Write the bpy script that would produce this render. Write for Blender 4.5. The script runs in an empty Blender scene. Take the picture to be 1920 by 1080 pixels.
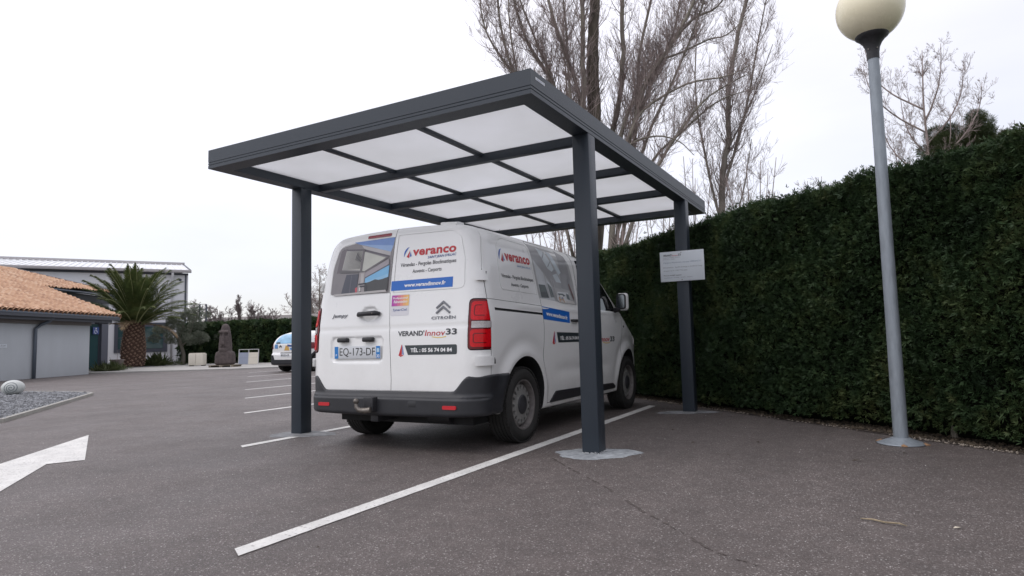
import bpy, bmesh, math, random
import numpy as np
from mathutils import Vector, Matrix
random.seed(7); rng = np.random.default_rng(7)
S = bpy.context.scene; COL = S.collection
PI = math.pi

# ------------------------------------------------------------------ camera, light, sky
cam_d = bpy.data.cameras.new('camera'); cam = bpy.data.objects.new('camera', cam_d); COL.objects.link(cam)
yaw, pitch, roll = .5102, .0817, -.0247
f_ = Vector((-math.sin(yaw)*math.cos(pitch), math.cos(yaw)*math.cos(pitch), math.sin(pitch)))
r_ = Vector((math.cos(yaw), math.sin(yaw), 0)); u_ = r_.cross(f_)
rr = math.cos(roll)*r_ + math.sin(roll)*u_; uu = -math.sin(roll)*r_ + math.cos(roll)*u_
cam.matrix_world = Matrix(((rr.x, uu.x, -f_.x, 1.9186), (rr.y, uu.y, -f_.y, -4.7443), (rr.z, uu.z, -f_.z, .8997), (0, 0, 0, 1)))
cam_d.sensor_width = 36; cam_d.lens = 1210.44/1920*36; cam_d.clip_end = 2000; cam_d.clip_start = .05
S.camera = cam
S.view_settings.view_transform = 'Standard'; S.view_settings.look = 'None'
S.view_settings.gamma = 1; S.view_settings.exposure = 0.0; S.view_settings.use_curve_mapping = False
SUN_AZ, SUN_EL = math.radians(215), math.radians(52)      # compass bearing of the veiled sun (from +Y, clockwise)
world = bpy.data.worlds.new('World'); S.world = world; world.use_nodes = True
nt = world.node_tree; nt.nodes.clear()
def N(nt, t, **k):
    n = nt.nodes.new(t)
    for a, b in k.items(): setattr(n, a, b)
    return n
def math_(nt, op, a, b=None, clamp=False):
    n = N(nt, 'ShaderNodeMath', operation=op, use_clamp=clamp)
    for i, v in enumerate((a, b)):
        if v is None: continue
        if isinstance(v, (int, float)): n.inputs[i].default_value = v
        else: nt.links.new(v, n.inputs[i])
    return n.outputs[0]
def ramp(nt, fac, stops):
    n = N(nt, 'ShaderNodeValToRGB'); nt.links.new(fac, n.inputs[0])
    e = n.color_ramp.elements
    while len(e) < len(stops): e.new(.5)
    for el, (p, c) in zip(e, stops):
        el.position = p; el.color = (c, c, c, 1) if isinstance(c, (int, float)) else (*c, 1)
    return n.outputs[0]
sky = N(nt, 'ShaderNodeTexSky', sky_type='NISHITA', sun_disc=False, sun_elevation=SUN_EL, sun_rotation=SUN_AZ)
bg1 = N(nt, 'ShaderNodeBackground'); nt.links.new(sky.outputs[0], bg1.inputs[0]); bg1.inputs[1].default_value = .05
# overcast layer: brighter towards the zenith as under a closed cloud deck, faint cloud texture
tc = N(nt, 'ShaderNodeTexCoord'); sep = N(nt, 'ShaderNodeSeparateXYZ'); nt.links.new(tc.outputs['Generated'], sep.inputs[0])
zz = math_(nt, 'MAXIMUM', sep.outputs[2], 0.0)
lum = math_(nt, 'ADD', math_(nt, 'MULTIPLY', zz, 1.05), .66)
mp = N(nt, 'ShaderNodeMapping'); mp.inputs['Scale'].default_value = (1, 1, 3.2); nt.links.new(tc.outputs['Generated'], mp.inputs[0])
ns = N(nt, 'ShaderNodeTexNoise'); ns.inputs['Scale'].default_value = 1.6; ns.inputs['Detail'].default_value = 5; ns.inputs['Roughness'].default_value = .5
nt.links.new(mp.outputs[0], ns.inputs[0])
lum = math_(nt, 'MULTIPLY', lum, math_(nt, 'ADD', math_(nt, 'MULTIPLY', ns.outputs[0], .50), .75))
# the west of the deck is thinner and brighter
west = math_(nt, 'ADD', math_(nt, 'MULTIPLY', sep.outputs[0], -.22), 1.0)
lum = math_(nt, 'MULTIPLY', lum, west)
colm = N(nt, 'ShaderNodeMix', data_type='RGBA', blend_type='MULTIPLY'); colm.inputs[0].default_value = 1
colm.inputs[6].default_value = (.985, .950, .990, 1); nt.links.new(lum, colm.inputs[7])
bg2 = N(nt, 'ShaderNodeBackground'); nt.links.new(colm.outputs[2], bg2.inputs[0]); bg2.inputs[1].default_value = .87
add = N(nt, 'ShaderNodeAddShader'); nt.links.new(bg1.outputs[0], add.inputs[0]); nt.links.new(bg2.outputs[0], add.inputs[1])
out = N(nt, 'ShaderNodeOutputWorld'); nt.links.new(add.outputs[0], out.inputs[0])
sd = bpy.data.lights.new('sun', 'SUN'); sd.energy = .6; sd.angle = math.radians(30); sd.color = (1, .97, .93)
sun = bpy.data.objects.new('sun', sd); COL.objects.link(sun)
sdir = Vector((math.sin(SUN_AZ)*math.cos(SUN_EL), math.cos(SUN_AZ)*math.cos(SUN_EL), math.sin(SUN_EL)))
sun.rotation_euler = (-sdir).to_track_quat('-Z', 'Y').to_euler()

# ------------------------------------------------------------------ materials
MATS = {}
def mat(name, col, rough=.6, metal=0, noise=None, bump=None, spec=.5, col2=None, coat=0, emis=None, trans=None, stretch=None):
    """noise=(scale, amount) varies value; bump=(scale, strength); col2 = second colour mixed by the noise"""
    if name in MATS: return MATS[name]
    m = bpy.data.materials.new(name); m.use_nodes = True; t = m.node_tree; b = t.nodes['Principled BSDF']
    b.inputs['Base Color'].default_value = (*col, 1); b.inputs['Roughness'].default_value = rough
    b.inputs['Metallic'].default_value = metal; b.inputs['Specular IOR Level'].default_value = spec
    b.inputs['Coat Weight'].default_value = coat; b.inputs['Coat Roughness'].default_value = .05
    if trans: b.inputs['Transmission Weight'].default_value = trans
    tcn = N(t, 'ShaderNodeTexCoord'); src = tcn.outputs['Object']
    if stretch:
        q = N(t, 'ShaderNodeMapping'); q.inputs['Scale'].default_value = stretch; t.links.new(src, q.inputs[0]); src = q.outputs[0]
    if noise:
        n = N(t, 'ShaderNodeTexNoise'); n.inputs['Scale'].default_value = noise[0]; n.inputs['Detail'].default_value = 6; n.inputs['Roughness'].default_value = .6
        t.links.new(src, n.inputs[0])
        c1 = tuple(c*(1-noise[1]) for c in col); c2 = col2 or tuple(min(1, c*(1+noise[1])) for c in col)
        t.links.new(ramp(t, n.outputs[0], [(.32, c1), (.68, c2)]), b.inputs['Base Color'])
        r = ramp(t, n.outputs[0], [(.3, max(0, rough-.06)), (.7, min(1, rough+.06))]); t.links.new(r, b.inputs['Roughness'])
    if bump:
        n = N(t, 'ShaderNodeTexNoise'); n.inputs['Scale'].default_value = bump[0]; n.inputs['Detail'].default_value = 4
        t.links.new(src, n.inputs[0]); bp = N(t, 'ShaderNodeBump'); bp.inputs['Strength'].default_value = bump[1]; bp.inputs['Distance'].default_value = .01
        t.links.new(n.outputs[0], bp.inputs['Height']); t.links.new(bp.outputs[0], b.inputs['Normal'])
    MATS[name] = m; return m

def grime(m):
    t = m.node_tree; b = t.nodes['Principled BSDF']; tcn = N(t, 'ShaderNodeTexCoord'); sp = N(t, 'ShaderNodeSeparateXYZ'); t.links.new(tcn.outputs['Object'], sp.inputs[0])
    n = N(t, 'ShaderNodeTexNoise'); n.inputs['Scale'].default_value = 3.5; n.inputs['Detail'].default_value = 8; n.inputs['Roughness'].default_value = .7; t.links.new(tcn.outputs['Object'], n.inputs[0])
    hgt = ramp(t, sp.outputs[2], [(.28, 1.0), (.62, .35), (1.0, .05)]); nn = ramp(t, n.outputs[0], [(.35, .15), (.75, 1.0)])
    q = N(t, 'ShaderNodeMix', data_type='RGBA'); t.links.new(math_(t, 'MULTIPLY', math_(t, 'MULTIPLY', hgt, nn), .42), q.inputs[0]); q.inputs[6].default_value = b.inputs['Base Color'].default_value; q.inputs[7].default_value = (.36, .33, .29, 1)
    t.links.new(q.outputs[2], b.inputs['Base Color']); t.links.new(math_(t, 'ADD', math_(t, 'MULTIPLY', math_(t, 'MULTIPLY', hgt, nn), .35), .27), b.inputs['Roughness'])
def asphalt_mat():
    m = bpy.data.materials.new('asphalt'); m.use_nodes = True; t = m.node_tree; b = t.nodes['Principled BSDF']
    tcn = N(t, 'ShaderNodeTexCoord'); src = tcn.outputs['Object']
    def noise(s, d=5, r=.6, stretch=None):
        n = N(t, 'ShaderNodeTexNoise'); n.inputs['Scale'].default_value = s; n.inputs['Detail'].default_value = d; n.inputs['Roughness'].default_value = r
        v = src
        if stretch:
            q = N(t, 'ShaderNodeMapping'); q.inputs['Scale'].default_value = stretch; q.inputs['Rotation'].default_value = (0, 0, .75); t.links.new(src, q.inputs[0]); v = q.outputs[0]
        t.links.new(v, n.inputs[0]); return n.outputs[0]
    vor = N(t, 'ShaderNodeTexVoronoi'); vor.inputs['Scale'].default_value = 170; t.links.new(src, vor.inputs[0])
    sepc = N(t, 'ShaderNodeSeparateColor'); t.links.new(vor.outputs['Color'], sepc.inputs[0])
    stone = ramp(t, sepc.outputs[0], [(0, (.094, .076, .069)), (.5, (.122, .100, .092)), (.84, (.152, .129, .120)), (.94, (.225, .20, .187)), (1, (.46, .43, .41))])
    joint = ramp(t, vor.outputs['Distance'], [(.25, 1.0), (.75, .68)])
    mx = N(t, 'ShaderNodeMix', data_type='RGBA', blend_type='MULTIPLY'); mx.inputs[0].default_value = .85; t.links.new(stone, mx.inputs[6]); t.links.new(joint, mx.inputs[7])
    blot = ramp(t, noise(.45, 6, .62), [(.3, .86), (.7, 1.16)])
    lane = ramp(t, noise(.5, 4, .5, (3.2, .35, 1)), [(.35, .92), (.65, 1.08)])
    mid = ramp(t, noise(7, 5, .65), [(.3, .84), (.7, 1.16)])
    cur = mx.outputs[2]
    spot = ramp(t, noise(1.7, 3, .5), [(.24, .78), (.33, 1.0)])
    for k in (blot, lane, mid, spot):
        q = N(t, 'ShaderNodeMix', data_type='RGBA', blend_type='MULTIPLY'); q.inputs[0].default_value = 1; t.links.new(cur, q.inputs[6]); t.links.new(k, q.inputs[7]); cur = q.outputs[2]
    # scattered pale chippings
    v2 = N(t, 'ShaderNodeTexVoronoi'); v2.inputs['Scale'].default_value = 30; t.links.new(src, v2.inputs[0])
    s2 = N(t, 'ShaderNodeSeparateColor'); t.links.new(v2.outputs['Color'], s2.inputs[0])
    chip = math_(t, 'MULTIPLY', math_(t, 'LESS_THAN', v2.outputs['Distance'], .095), math_(t, 'GREATER_THAN', s2.outputs[1], .82))
    q = N(t, 'ShaderNodeMix', data_type='RGBA'); t.links.new(math_(t, 'MULTIPLY', chip, .8), q.inputs[0]); t.links.new(cur, q.inputs[6]); q.inputs[7].default_value = (.42, .41, .40, 1)
    t.links.new(q.outputs[2], b.inputs['Base Color'])
    b.inputs['Specular IOR Level'].default_value = .55
    t.links.new(ramp(t, noise(1.2), [(.3, .50), (.7, .66)]), b.inputs['Roughness'])
    bp = N(t, 'ShaderNodeBump'); bp.inputs['Strength'].default_value = .9; bp.inputs['Distance'].default_value = .004
    t.links.new(math_(t, 'ADD', math_(t, 'MULTIPLY', sepc.outputs[0], .6), vor.outputs['Distance']), bp.inputs['Height']); t.links.new(bp.outputs[0], b.inputs['Normal'])
    return m

def attr_mat(name, rough=.6, var=.0, bump=None, spec=.4, coat=0):
    """material reading a per-corner print colour called 'print'"""
    m = bpy.data.materials.new(name); m.use_nodes = True; t = m.node_tree; b = t.nodes['Principled BSDF']
    a = N(t, 'ShaderNodeVertexColor', layer_name='print'); cur = a.outputs[0]
    if var:
        n = N(t, 'ShaderNodeTexNoise'); n.inputs['Scale'].default_value = 9; n.inputs['Detail'].default_value = 6
        tcn = N(t, 'ShaderNodeTexCoord'); t.links.new(tcn.outputs['Object'], n.inputs[0])
        q = N(t, 'ShaderNodeMix', data_type='RGBA', blend_type='MULTIPLY'); q.inputs[0].default_value = 1
        t.links.new(cur, q.inputs[6]); t.links.new(ramp(t, n.outputs[0], [(.3, 1-var), (.7, 1+var)]), q.inputs[7]); cur = q.outputs[2]
    t.links.new(cur, b.inputs['Base Color']); b.inputs['Roughness'].default_value = rough; b.inputs['Specular IOR Level'].default_value = spec
    b.inputs['Coat Weight'].default_value = coat
    return m

M = dict(
    asphalt=asphalt_mat(),
    paint_line=mat('road_paint', (.66, .65, .62), .7, noise=(5, .13), bump=(160, .5)),
    concrete=mat('concrete', (.36, .35, .33), .85, noise=(1.4, .14), bump=(60, .4)),
    mortar=mat('mortar_patch', (.30, .32, .335), .8, noise=(16, .28), bump=(40, .9)),
    kerb=mat('kerb_concrete', (.33, .32, .29), .85, noise=(6, .15), bump=(60, .4)),
    gravel=mat('grey_gravel', (.17, .175, .185), .9, noise=(28, .55), bump=(40, 1.0)),
    soil=mat('soil', (.055, .042, .034), .95, noise=(14, .45), bump=(30, 1.0)),
    anth=mat('anthracite_powdercoat', (.029, .038, .050), .42, noise=(90, .06), bump=(420, .12), spec=.45),
    anth2=mat('anthracite_wood_trim', (.055, .06, .075), .55, noise=(8, .12)),
    opal=None,
    white=mat('white_vehicle_paint', (.82, .82, .81), .28, spec=.5, coat=.4),
    black=mat('black_plastic', (.020, .020, .023), .5, noise=(60, .2), bump=(500, .2)),
    bumper=mat('charcoal_bumper_plastic', (.021, .022, .026), .46, noise=(9, .14), bump=(500, .15)),
    gap=mat('dark_gap', (.012, .012, .013), .8),
    rubber=mat('tyre_rubber', (.020, .019, .018), .82, noise=(11, .28), bump=(90, .3)),
    steel_wheel=mat('wheel_steel_grey', (.27, .265, .255), .45, metal=.35, noise=(18, .25)),
    rim_lip=mat('wheel_rim_dusty', (.16, .145, .14), .55, metal=.2, noise=(18, .3)),
    hubcap=mat('hub_cap', (.030, .030, .034), .5, noise=(14, .3)),
    glass=mat('dark_vehicle_glass', (.012, .013, .015), .06, spec=.6),
    red=mat('red_lens', (.60, .004, .010), .18, noise=(70, .18), spec=.4),
    darkred=mat('dark_red_lens', (.13, .003, .006), .15, spec=.5),
    clearlens=mat('clear_lens', (.45, .42, .42), .12, noise=(160, .3), spec=.7),
    chrome=mat('chrome_badge', (.16, .16, .17), .25, metal=.9),
    steel=mat('worn_steel', (.20, .18, .16), .42, metal=.7, noise=(22, .35)),
    galv=mat('galvanised_steel', (.26, .29, .32), .5, metal=.3, noise=(13, .13), bump=(60, .15), stretch=(3, 3, .6)),
    rust=mat('rusty_edge', (.24, .14, .075), .9, noise=(24, .5)),
    globe=mat('cream_opal_globe', (.86, .79, .58), .28, noise=(3, .05), spec=.5),
    mirror=mat('mirror_glass', (.8, .85, .86), .04, metal=1),
    txt_black=mat('print_charcoal', (.045, .048, .055), .4), txt_red=mat('print_red', (.50, .02, .03), .4),
    txt_blue=mat('print_blue', (.03, .12, .45), .4), txt_white=mat('print_white', (.85, .85, .85), .4),
    txt_yellow=mat('print_yellow', (.8, .55, .08), .4), txt_navy=mat('print_navy', (.05, .10, .28), .4),
    band_blue=mat('blue_vinyl_band', (.012, .13, .50), .35), band_dark=mat('charcoal_vinyl_band', (.035, .045, .05), .35),
    film=attr_mat('printed_window_film', .3, .06, coat=.4), sticker=attr_mat('sticker_print', .35, 0),
    plate=mat('plate_reflective', (.60, .62, .64), .4), plate_blue=mat('plate_blue', (.02, .20, .55), .4),
    sign=mat('white_sign_board', (.62, .66, .70), .35, noise=(3, .03)),
    tile=mat('terracotta_tile', (.38, .205, .125), .85, noise=(5, .22), col2=(.55, .34, .215), bump=(60, .3)),
    wall_annex=mat('pale_blue_grey_render', (.46, .485, .51), .85, noise=(1.6, .045), bump=(60, .25), stretch=(1, 1, .4)),
    wall_hall=mat('pale_grey_render', (.74, .74, .77), .8, noise=(.7, .05), bump=(30, .15)),
    clad=mat('metal_cladding', (.40, .43, .47), .5, noise=(3, .06)),
    roof_metal=mat('white_metal_roofing', (.72, .73, .74), .45, noise=(1.5, .05)),
    gutter=mat('pale_gutter_metal', (.42, .40, .41), .5, noise=(2, .06)),
    pipe=mat('white_pipe', (.62, .62, .64), .5), pipe_grey=mat('grey_blue_pipe', (.10, .12, .15), .55),
    winglass=mat('green_tinted_glass', (.035, .075, .08), .07, spec=.7), winframe=mat('slate_window_frame', (.075, .08, .105), .5),
    stone=mat('brown_volcanic_stone', (.085, .068, .066), .95, noise=(9, .3), bump=(24, 1.0)),
    paleStone=mat('pale_marble', (.50, .52, .50), .5, noise=(6, .12), bump=(30, .2)),
    groove=mat('dark_groove', (.20, .22, .23), .8),
    wood=mat('weathered_wood', (.20, .17, .13), .85, noise=(10, .3)),
    bark=mat('grey_brown_bark', (.22, .20, .165), .95, noise=(7, .35), bump=(25, 1.0), stretch=(1, 1, .3)),
    bark_dark=mat('dark_ridged_bark', (.105, .088, .07), .95, noise=(9, .45), bump=(30, 1.0), stretch=(1, 1, .25)),
    bark_pale=mat('pale_poplar_bark', (.26, .235, .205), .9, noise=(6, .3), bump=(25, .8), stretch=(1, 1, .4)),
    twig=mat('twig_bark', (.31, .25, .235), .9, noise=(2, .3)),
    twig_far=mat('far_twig_bark', (.22, .175, .17), .9, noise=(.5, .2)),
    palm_bark=mat('palm_trunk_fibre', (.075, .042, .030), .95, noise=(12, .4), bump=(30, 1)),
    palm_scar=mat('palm_leaf_scar', (.25, .16, .115), .9, noise=(18, .4)),
    palm_stem=mat('palm_rachis', (.30, .31, .15), .6), cream=mat('cream_painted_board', (.62, .58, .50), .6, noise=(3, .05)),
    bluegrey=mat('blue_grey_board', (.27, .30, .38), .6, noise=(3, .05)), pot=mat('grey_brown_planter', (.18, .15, .14), .8, noise=(6, .15)),
    pebble=mat('pale_pebble', (.26, .22, .18), .9, noise=(8, .4)), leaf_dry=mat('dry_leaf', (.06, .042, .028), .9, noise=(30, .3)),
    leaf_pale=mat('pale_dry_leaf', (.5, .45, .36), .8), far_roof=mat('weathered_brown_roof', (.18, .165, .155), .9, noise=(1, .15)),
)
grime(M['white'])
def opal_mat():
    m = bpy.data.materials.new('opal_roof_panel'); m.use_nodes = True; t = m.node_tree; t.nodes.remove(t.nodes['Principled BSDF'])
    tr = N(t, 'ShaderNodeBsdfTranslucent'); gl = N(t, 'ShaderNodeBsdfPrincipled')
    n = N(t, 'ShaderNodeTexNoise'); n.inputs['Scale'].default_value = 1.3; n.inputs['Detail'].default_value = 5
    tcn = N(t, 'ShaderNodeTexCoord'); t.links.new(tcn.outputs['Object'], n.inputs[0])
    t.links.new(ramp(t, n.outputs[0], [(.3, (.78, .785, .78)), (.7, (.87, .875, .885))]), tr.inputs[0])
    gl.inputs['Base Color'].default_value = (.62, .62, .62, 1); gl.inputs['Roughness'].default_value = .5
    mx = N(t, 'ShaderNodeMixShader'); mx.inputs[0].default_value = .30; t.links.new(tr.outputs[0], mx.inputs[1]); t.links.new(gl.outputs[0], mx.inputs[2])
    t.links.new(mx.outputs[0], t.nodes['Material Output'].inputs[0]); return m
M['opal'] = opal_mat()
def paint_wear(m):
    t = m.node_tree; b = t.nodes['Principled BSDF']; old = b.inputs['Base Color'].links[0].from_socket; tcn = N(t, 'ShaderNodeTexCoord'); r = []
    for sc, a, c in ((60, .34, .42), (3, .30, .50)):
        n = N(t, 'ShaderNodeTexNoise'); n.inputs['Scale'].default_value = sc; n.inputs['Detail'].default_value = 5; t.links.new(tcn.outputs['Object'], n.inputs[0]); r.append(ramp(t, n.outputs[0], [(a, 1.0), (c, 0.0)]))
    fac = math_(t, 'ADD', math_(t, 'MULTIPLY', r[0], .45), math_(t, 'MULTIPLY', math_(t, 'MULTIPLY', r[0], r[1]), .5), clamp=True)
    q = N(t, 'ShaderNodeMix', data_type='RGBA'); t.links.new(fac, q.inputs[0]); t.links.new(old, q.inputs[6]); q.inputs[7].default_value = (.20, .18, .17, 1); t.links.new(q.outputs[2], b.inputs['Base Color'])
paint_wear(M['paint_line'])
def leaf_mat(name, c1, c2, c3, scale=2.5, trans=.35, rough=.6, brown=None):
    m = bpy.data.materials.new(name); m.use_nodes = True; t = m.node_tree; b = t.nodes['Principled BSDF']; o = t.nodes['Material Output']
    tcn = N(t, 'ShaderNodeTexCoord')
    n = N(t, 'ShaderNodeTexNoise'); n.inputs['Scale'].default_value = scale; n.inputs['Detail'].default_value = 6; n.inputs['Roughness'].default_value = .75
    t.links.new(tcn.outputs['Object'], n.inputs[0]); col = ramp(t, n.outputs[0], [(.34, c1), (.50, c2), (.66, c3)])
    if brown:
        n2 = N(t, 'ShaderNodeTexNoise'); n2.inputs['Scale'].default_value = 1.1; n2.inputs['Detail'].default_value = 7; n2.inputs['Roughness'].default_value = .8; t.links.new(tcn.outputs['Object'], n2.inputs[0])
        q = N(t, 'ShaderNodeMix', data_type='RGBA'); t.links.new(ramp(t, n2.outputs[0], [(.60, 0.0), (.72, .75)]), q.inputs[0]); t.links.new(col, q.inputs[6]); q.inputs[7].default_value = (*brown, 1); col = q.outputs[2]
    t.links.new(col, b.inputs['Base Color']); b.inputs['Roughness'].default_value = rough; b.inputs['Specular IOR Level'].default_value = .25
    tr = N(t, 'ShaderNodeBsdfTranslucent'); t.links.new(col, tr.inputs[0]); mx = N(t, 'ShaderNodeMixShader'); mx.inputs[0].default_value = trans
    t.links.new(b.outputs[0], mx.inputs[1]); t.links.new(tr.outputs[0], mx.inputs[2]); t.links.new(mx.outputs[0], o.inputs[0]); return m
M['hedge'] = leaf_mat('thuja_foliage', (.018, .034, .016), (.036, .066, .026), (.085, .11, .04), 2.2, trans=.18, brown=(.085, .062, .030))
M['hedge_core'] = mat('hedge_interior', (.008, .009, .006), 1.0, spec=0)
M['olive'] = leaf_mat('olive_foliage', (.10, .12, .085), (.16, .18, .135), (.25, .265, .21), 2.0)
M['palm'] = leaf_mat('palm_foliage', (.045, .066, .024), (.078, .105, .036), (.14, .155, .058), 1.2)
M['pine'] = leaf_mat('pine_foliage', (.035, .05, .025), (.06, .08, .035), (.11, .12, .055), .4)
M['shrub'] = leaf_mat('grassy_shrub', (.04, .055, .02), (.07, .09, .035), (.13, .14, .07), 2)

# ------------------------------------------------------------------ object helpers
def tag(o, label=None, cat=None, group=None, kind=None):
    if label: o['label'] = label
    if cat: o['category'] = cat
    if group: o['group'] = group
    if kind: o['kind'] = kind
    return o
def thing(name, label, cat, loc=(0, 0, 0), rz=0, group=None):
    o = bpy.data.objects.new(name, None); COL.objects.link(o); o.location = loc; o.rotation_euler = (0, 0, rz); o.empty_display_size = .2
    return tag(o, label, cat, group)
def mk(name, verts, faces, m, parent=None, smooth=False, sharp=None, mats=None, midx=None, kind=None, label=None):
    me = bpy.data.meshes.new(name)
    if isinstance(faces, np.ndarray):
        nv, nf, k = len(verts), len(faces), faces.shape[1]
        me.vertices.add(nv); me.vertices.foreach_set('co', np.asarray(verts, np.float32).ravel())
        me.loops.add(nf*k); me.loops.foreach_set('vertex_index', faces.astype(np.int32).ravel())
        me.polygons.add(nf); me.polygons.foreach_set('loop_start', np.arange(0, nf*k, k, dtype=np.int32))
        me.update(calc_edges=True); me.validate()
    else:
        me.from_pydata([tuple(v) for v in verts], [], [tuple(f) for f in faces])
    for q in (mats or [m]): me.materials.append(q)
    if midx is not None: me.polygons.foreach_set('material_index', np.asarray(midx, np.int32))
    if smooth: me.polygons.foreach_set('use_smooth', np.ones(len(me.polygons), bool))
    if sharp is not None: me.set_sharp_from_angle(angle=math.radians(sharp))
    me.update()
    o = bpy.data.objects.new(name, me); COL.objects.link(o); o.parent = parent
    if kind: o['kind'] = kind
    if label: o['label'] = label
    return o
class MB:
    def __init__(s): s.v = []; s.f = []
    def quad(s, *p): i = len(s.v); s.v += [tuple(q) for q in p]; s.f.append(tuple(range(i, i+len(p)))); return s
    def box(s, x0, x1, y0, y1, z0, z1, R=None):
        i = len(s.v); P = [(x, y, z) for x in (x0, x1) for y in (y0, y1) for z in (z0, z1)]
        if R is not None: P = [tuple(R(Vector(p))) for p in P]
        s.v += P; s.f += [tuple(i+k for k in q) for q in ((0, 1, 3, 2), (4, 6, 7, 5), (0, 4, 5, 1), (2, 3, 7, 6), (0, 2, 6, 4), (1, 5, 7, 3))]; return s
    def prism(s, pts, z0, z1):
        n = len(pts); i = len(s.v); s.v += [(x, y, z0) for x, y in pts] + [(x, y, z1) for x, y in pts]
        a = sum(pts[k][0]*pts[(k+1) % n][1]-pts[(k+1) % n][0]*pts[k][1] for k in range(n))
        lo = tuple(i+k for k in range(n)); hi = tuple(i+n+k for k in range(n))
        if a > 0: s.f += [lo[::-1], hi] + [(i+k, i+(k+1) % n, i+n+(k+1) % n, i+n+k) for k in range(n)]
        else: s.f += [lo, hi[::-1]] + [(i+k, i+n+k, i+n+(k+1) % n, i+(k+1) % n) for k in range(n)]
        return s
    def tube(s, pts, rad, n=10, cap=True):
        pts = [Vector(p) for p in pts]; i0 = len(s.v)
        if isinstance(rad, (int, float)): rad = [rad]*len(pts)
        up = None
        for k, p in enumerate(pts):
            d = (pts[min(k+1, len(pts)-1)]-pts[max(k-1, 0)]).normalized()
            if up is None: up = d.orthogonal().normalized()
            up = (up - d*up.dot(d)).normalized(); w = d.cross(up)
            for j in range(n):
                a = 2*PI*j/n; s.v.append(tuple(p + (up*math.cos(a)+w*math.sin(a))*rad[k]))
        for k in range(len(pts)-1):
            for j in range(n): a = i0+k*n+j; b = i0+k*n+(j+1) % n; s.f.append((a, b, b+n, a+n))
        if cap: s.f.append(tuple(i0+j for j in range(n))[::-1]); s.f.append(tuple(i0+(len(pts)-1)*n+j for j in range(n)))
        return s
    def lathe(s, prof, n=32, R=None):   # prof [(r, z)] about z
        i0 = len(s.v)
        for r, z in prof:
            for j in range(n):
                a = 2*PI*j/n; p = Vector((r*math.cos(a), r*math.sin(a), z)); s.v.append(tuple(R(p) if R else p))
        for k in range(len(prof)-1):
            for j in range(n): a = i0+k*n+j; b = i0+k*n+(j+1) % n; s.f.append((a, b, b+n, a+n))
        return s
    def build(s, name, m, parent=None, bevel=0, smooth=False, sharp=None, kind=None, label=None, seg=2):
        o = mk(name, s.v, s.f, m, parent, kind=kind, label=label)
        if bevel:
            bm = bmesh.new(); bm.from_mesh(o.data); bmesh.ops.remove_doubles(bm, verts=bm.verts, dist=1e-5); bmesh.ops.recalc_face_normals(bm, faces=bm.faces)
            es = [e for e in bm.edges if len(e.link_faces) == 2 and e.calc_face_angle(0) > .5]
            bmesh.ops.bevel(bm, geom=es, offset=bevel, segments=seg, profile=.5, affect='EDGES', clamp_overlap=True); bm.to_mesh(o.data); bm.free()
            smooth = True; sharp = 50 if seg > 1 else 30
        if smooth:
            o.data.polygons.foreach_set('use_smooth', np.ones(len(o.data.polygons), bool))
            if sharp: o.data.set_sharp_from_angle(angle=math.radians(sharp))
        return o
def dup(o, parent=None):
    c = o.copy(); COL.objects.link(c); c.parent = parent
    for ch in list(o.children): dup(ch, c)
    return c
def color_attr(o, cols):     # per polygon colour
    a = o.data.color_attributes.new('print', 'FLOAT_COLOR', 'CORNER'); arr = np.ones((len(o.data.loops), 4), np.float32)
    for p in o.data.polygons: arr[p.loop_start:p.loop_start+p.loop_total, :3] = cols[p.index]
    a.data.foreach_set('color', arr.ravel())
DG = bpy.context.evaluated_depsgraph_get
def text2d(txt, bold=0, shear=0, spacing=1.0):
    c = bpy.data.curves.new('t', 'FONT'); c.body = txt; c.offset = bold; c.shear = shear; c.space_character = spacing; c.fill_mode = 'FRONT'; c.resolution_u = 3
    o = bpy.data.objects.new('t', c); COL.objects.link(o); bpy.context.view_layer.update()
    me = bpy.data.meshes.new_from_object(o.evaluated_get(DG())); V = np.array([v.co[:2] for v in me.vertices]); F = [tuple(p.vertices) for p in me.polygons]
    bpy.data.objects.remove(o); bpy.data.meshes.remove(me); bpy.data.curves.remove(c)
    lo, hi = V.min(0), V.max(0); return (V-lo)/(hi-lo), F
def boolean(a, b, op, solver='MANIFOLD'):
    m = a.modifiers.new('b', 'BOOLEAN'); m.operation = op; m.object = b; m.solver = solver
    bpy.context.view_layer.update()
    me = bpy.data.meshes.new_from_object(a.evaluated_get(DG())); a.modifiers.clear(); return me
def drop(o): me = o.data; bpy.data.objects.remove(o); (me.users == 0) and bpy.data.meshes.remove(me)

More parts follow.
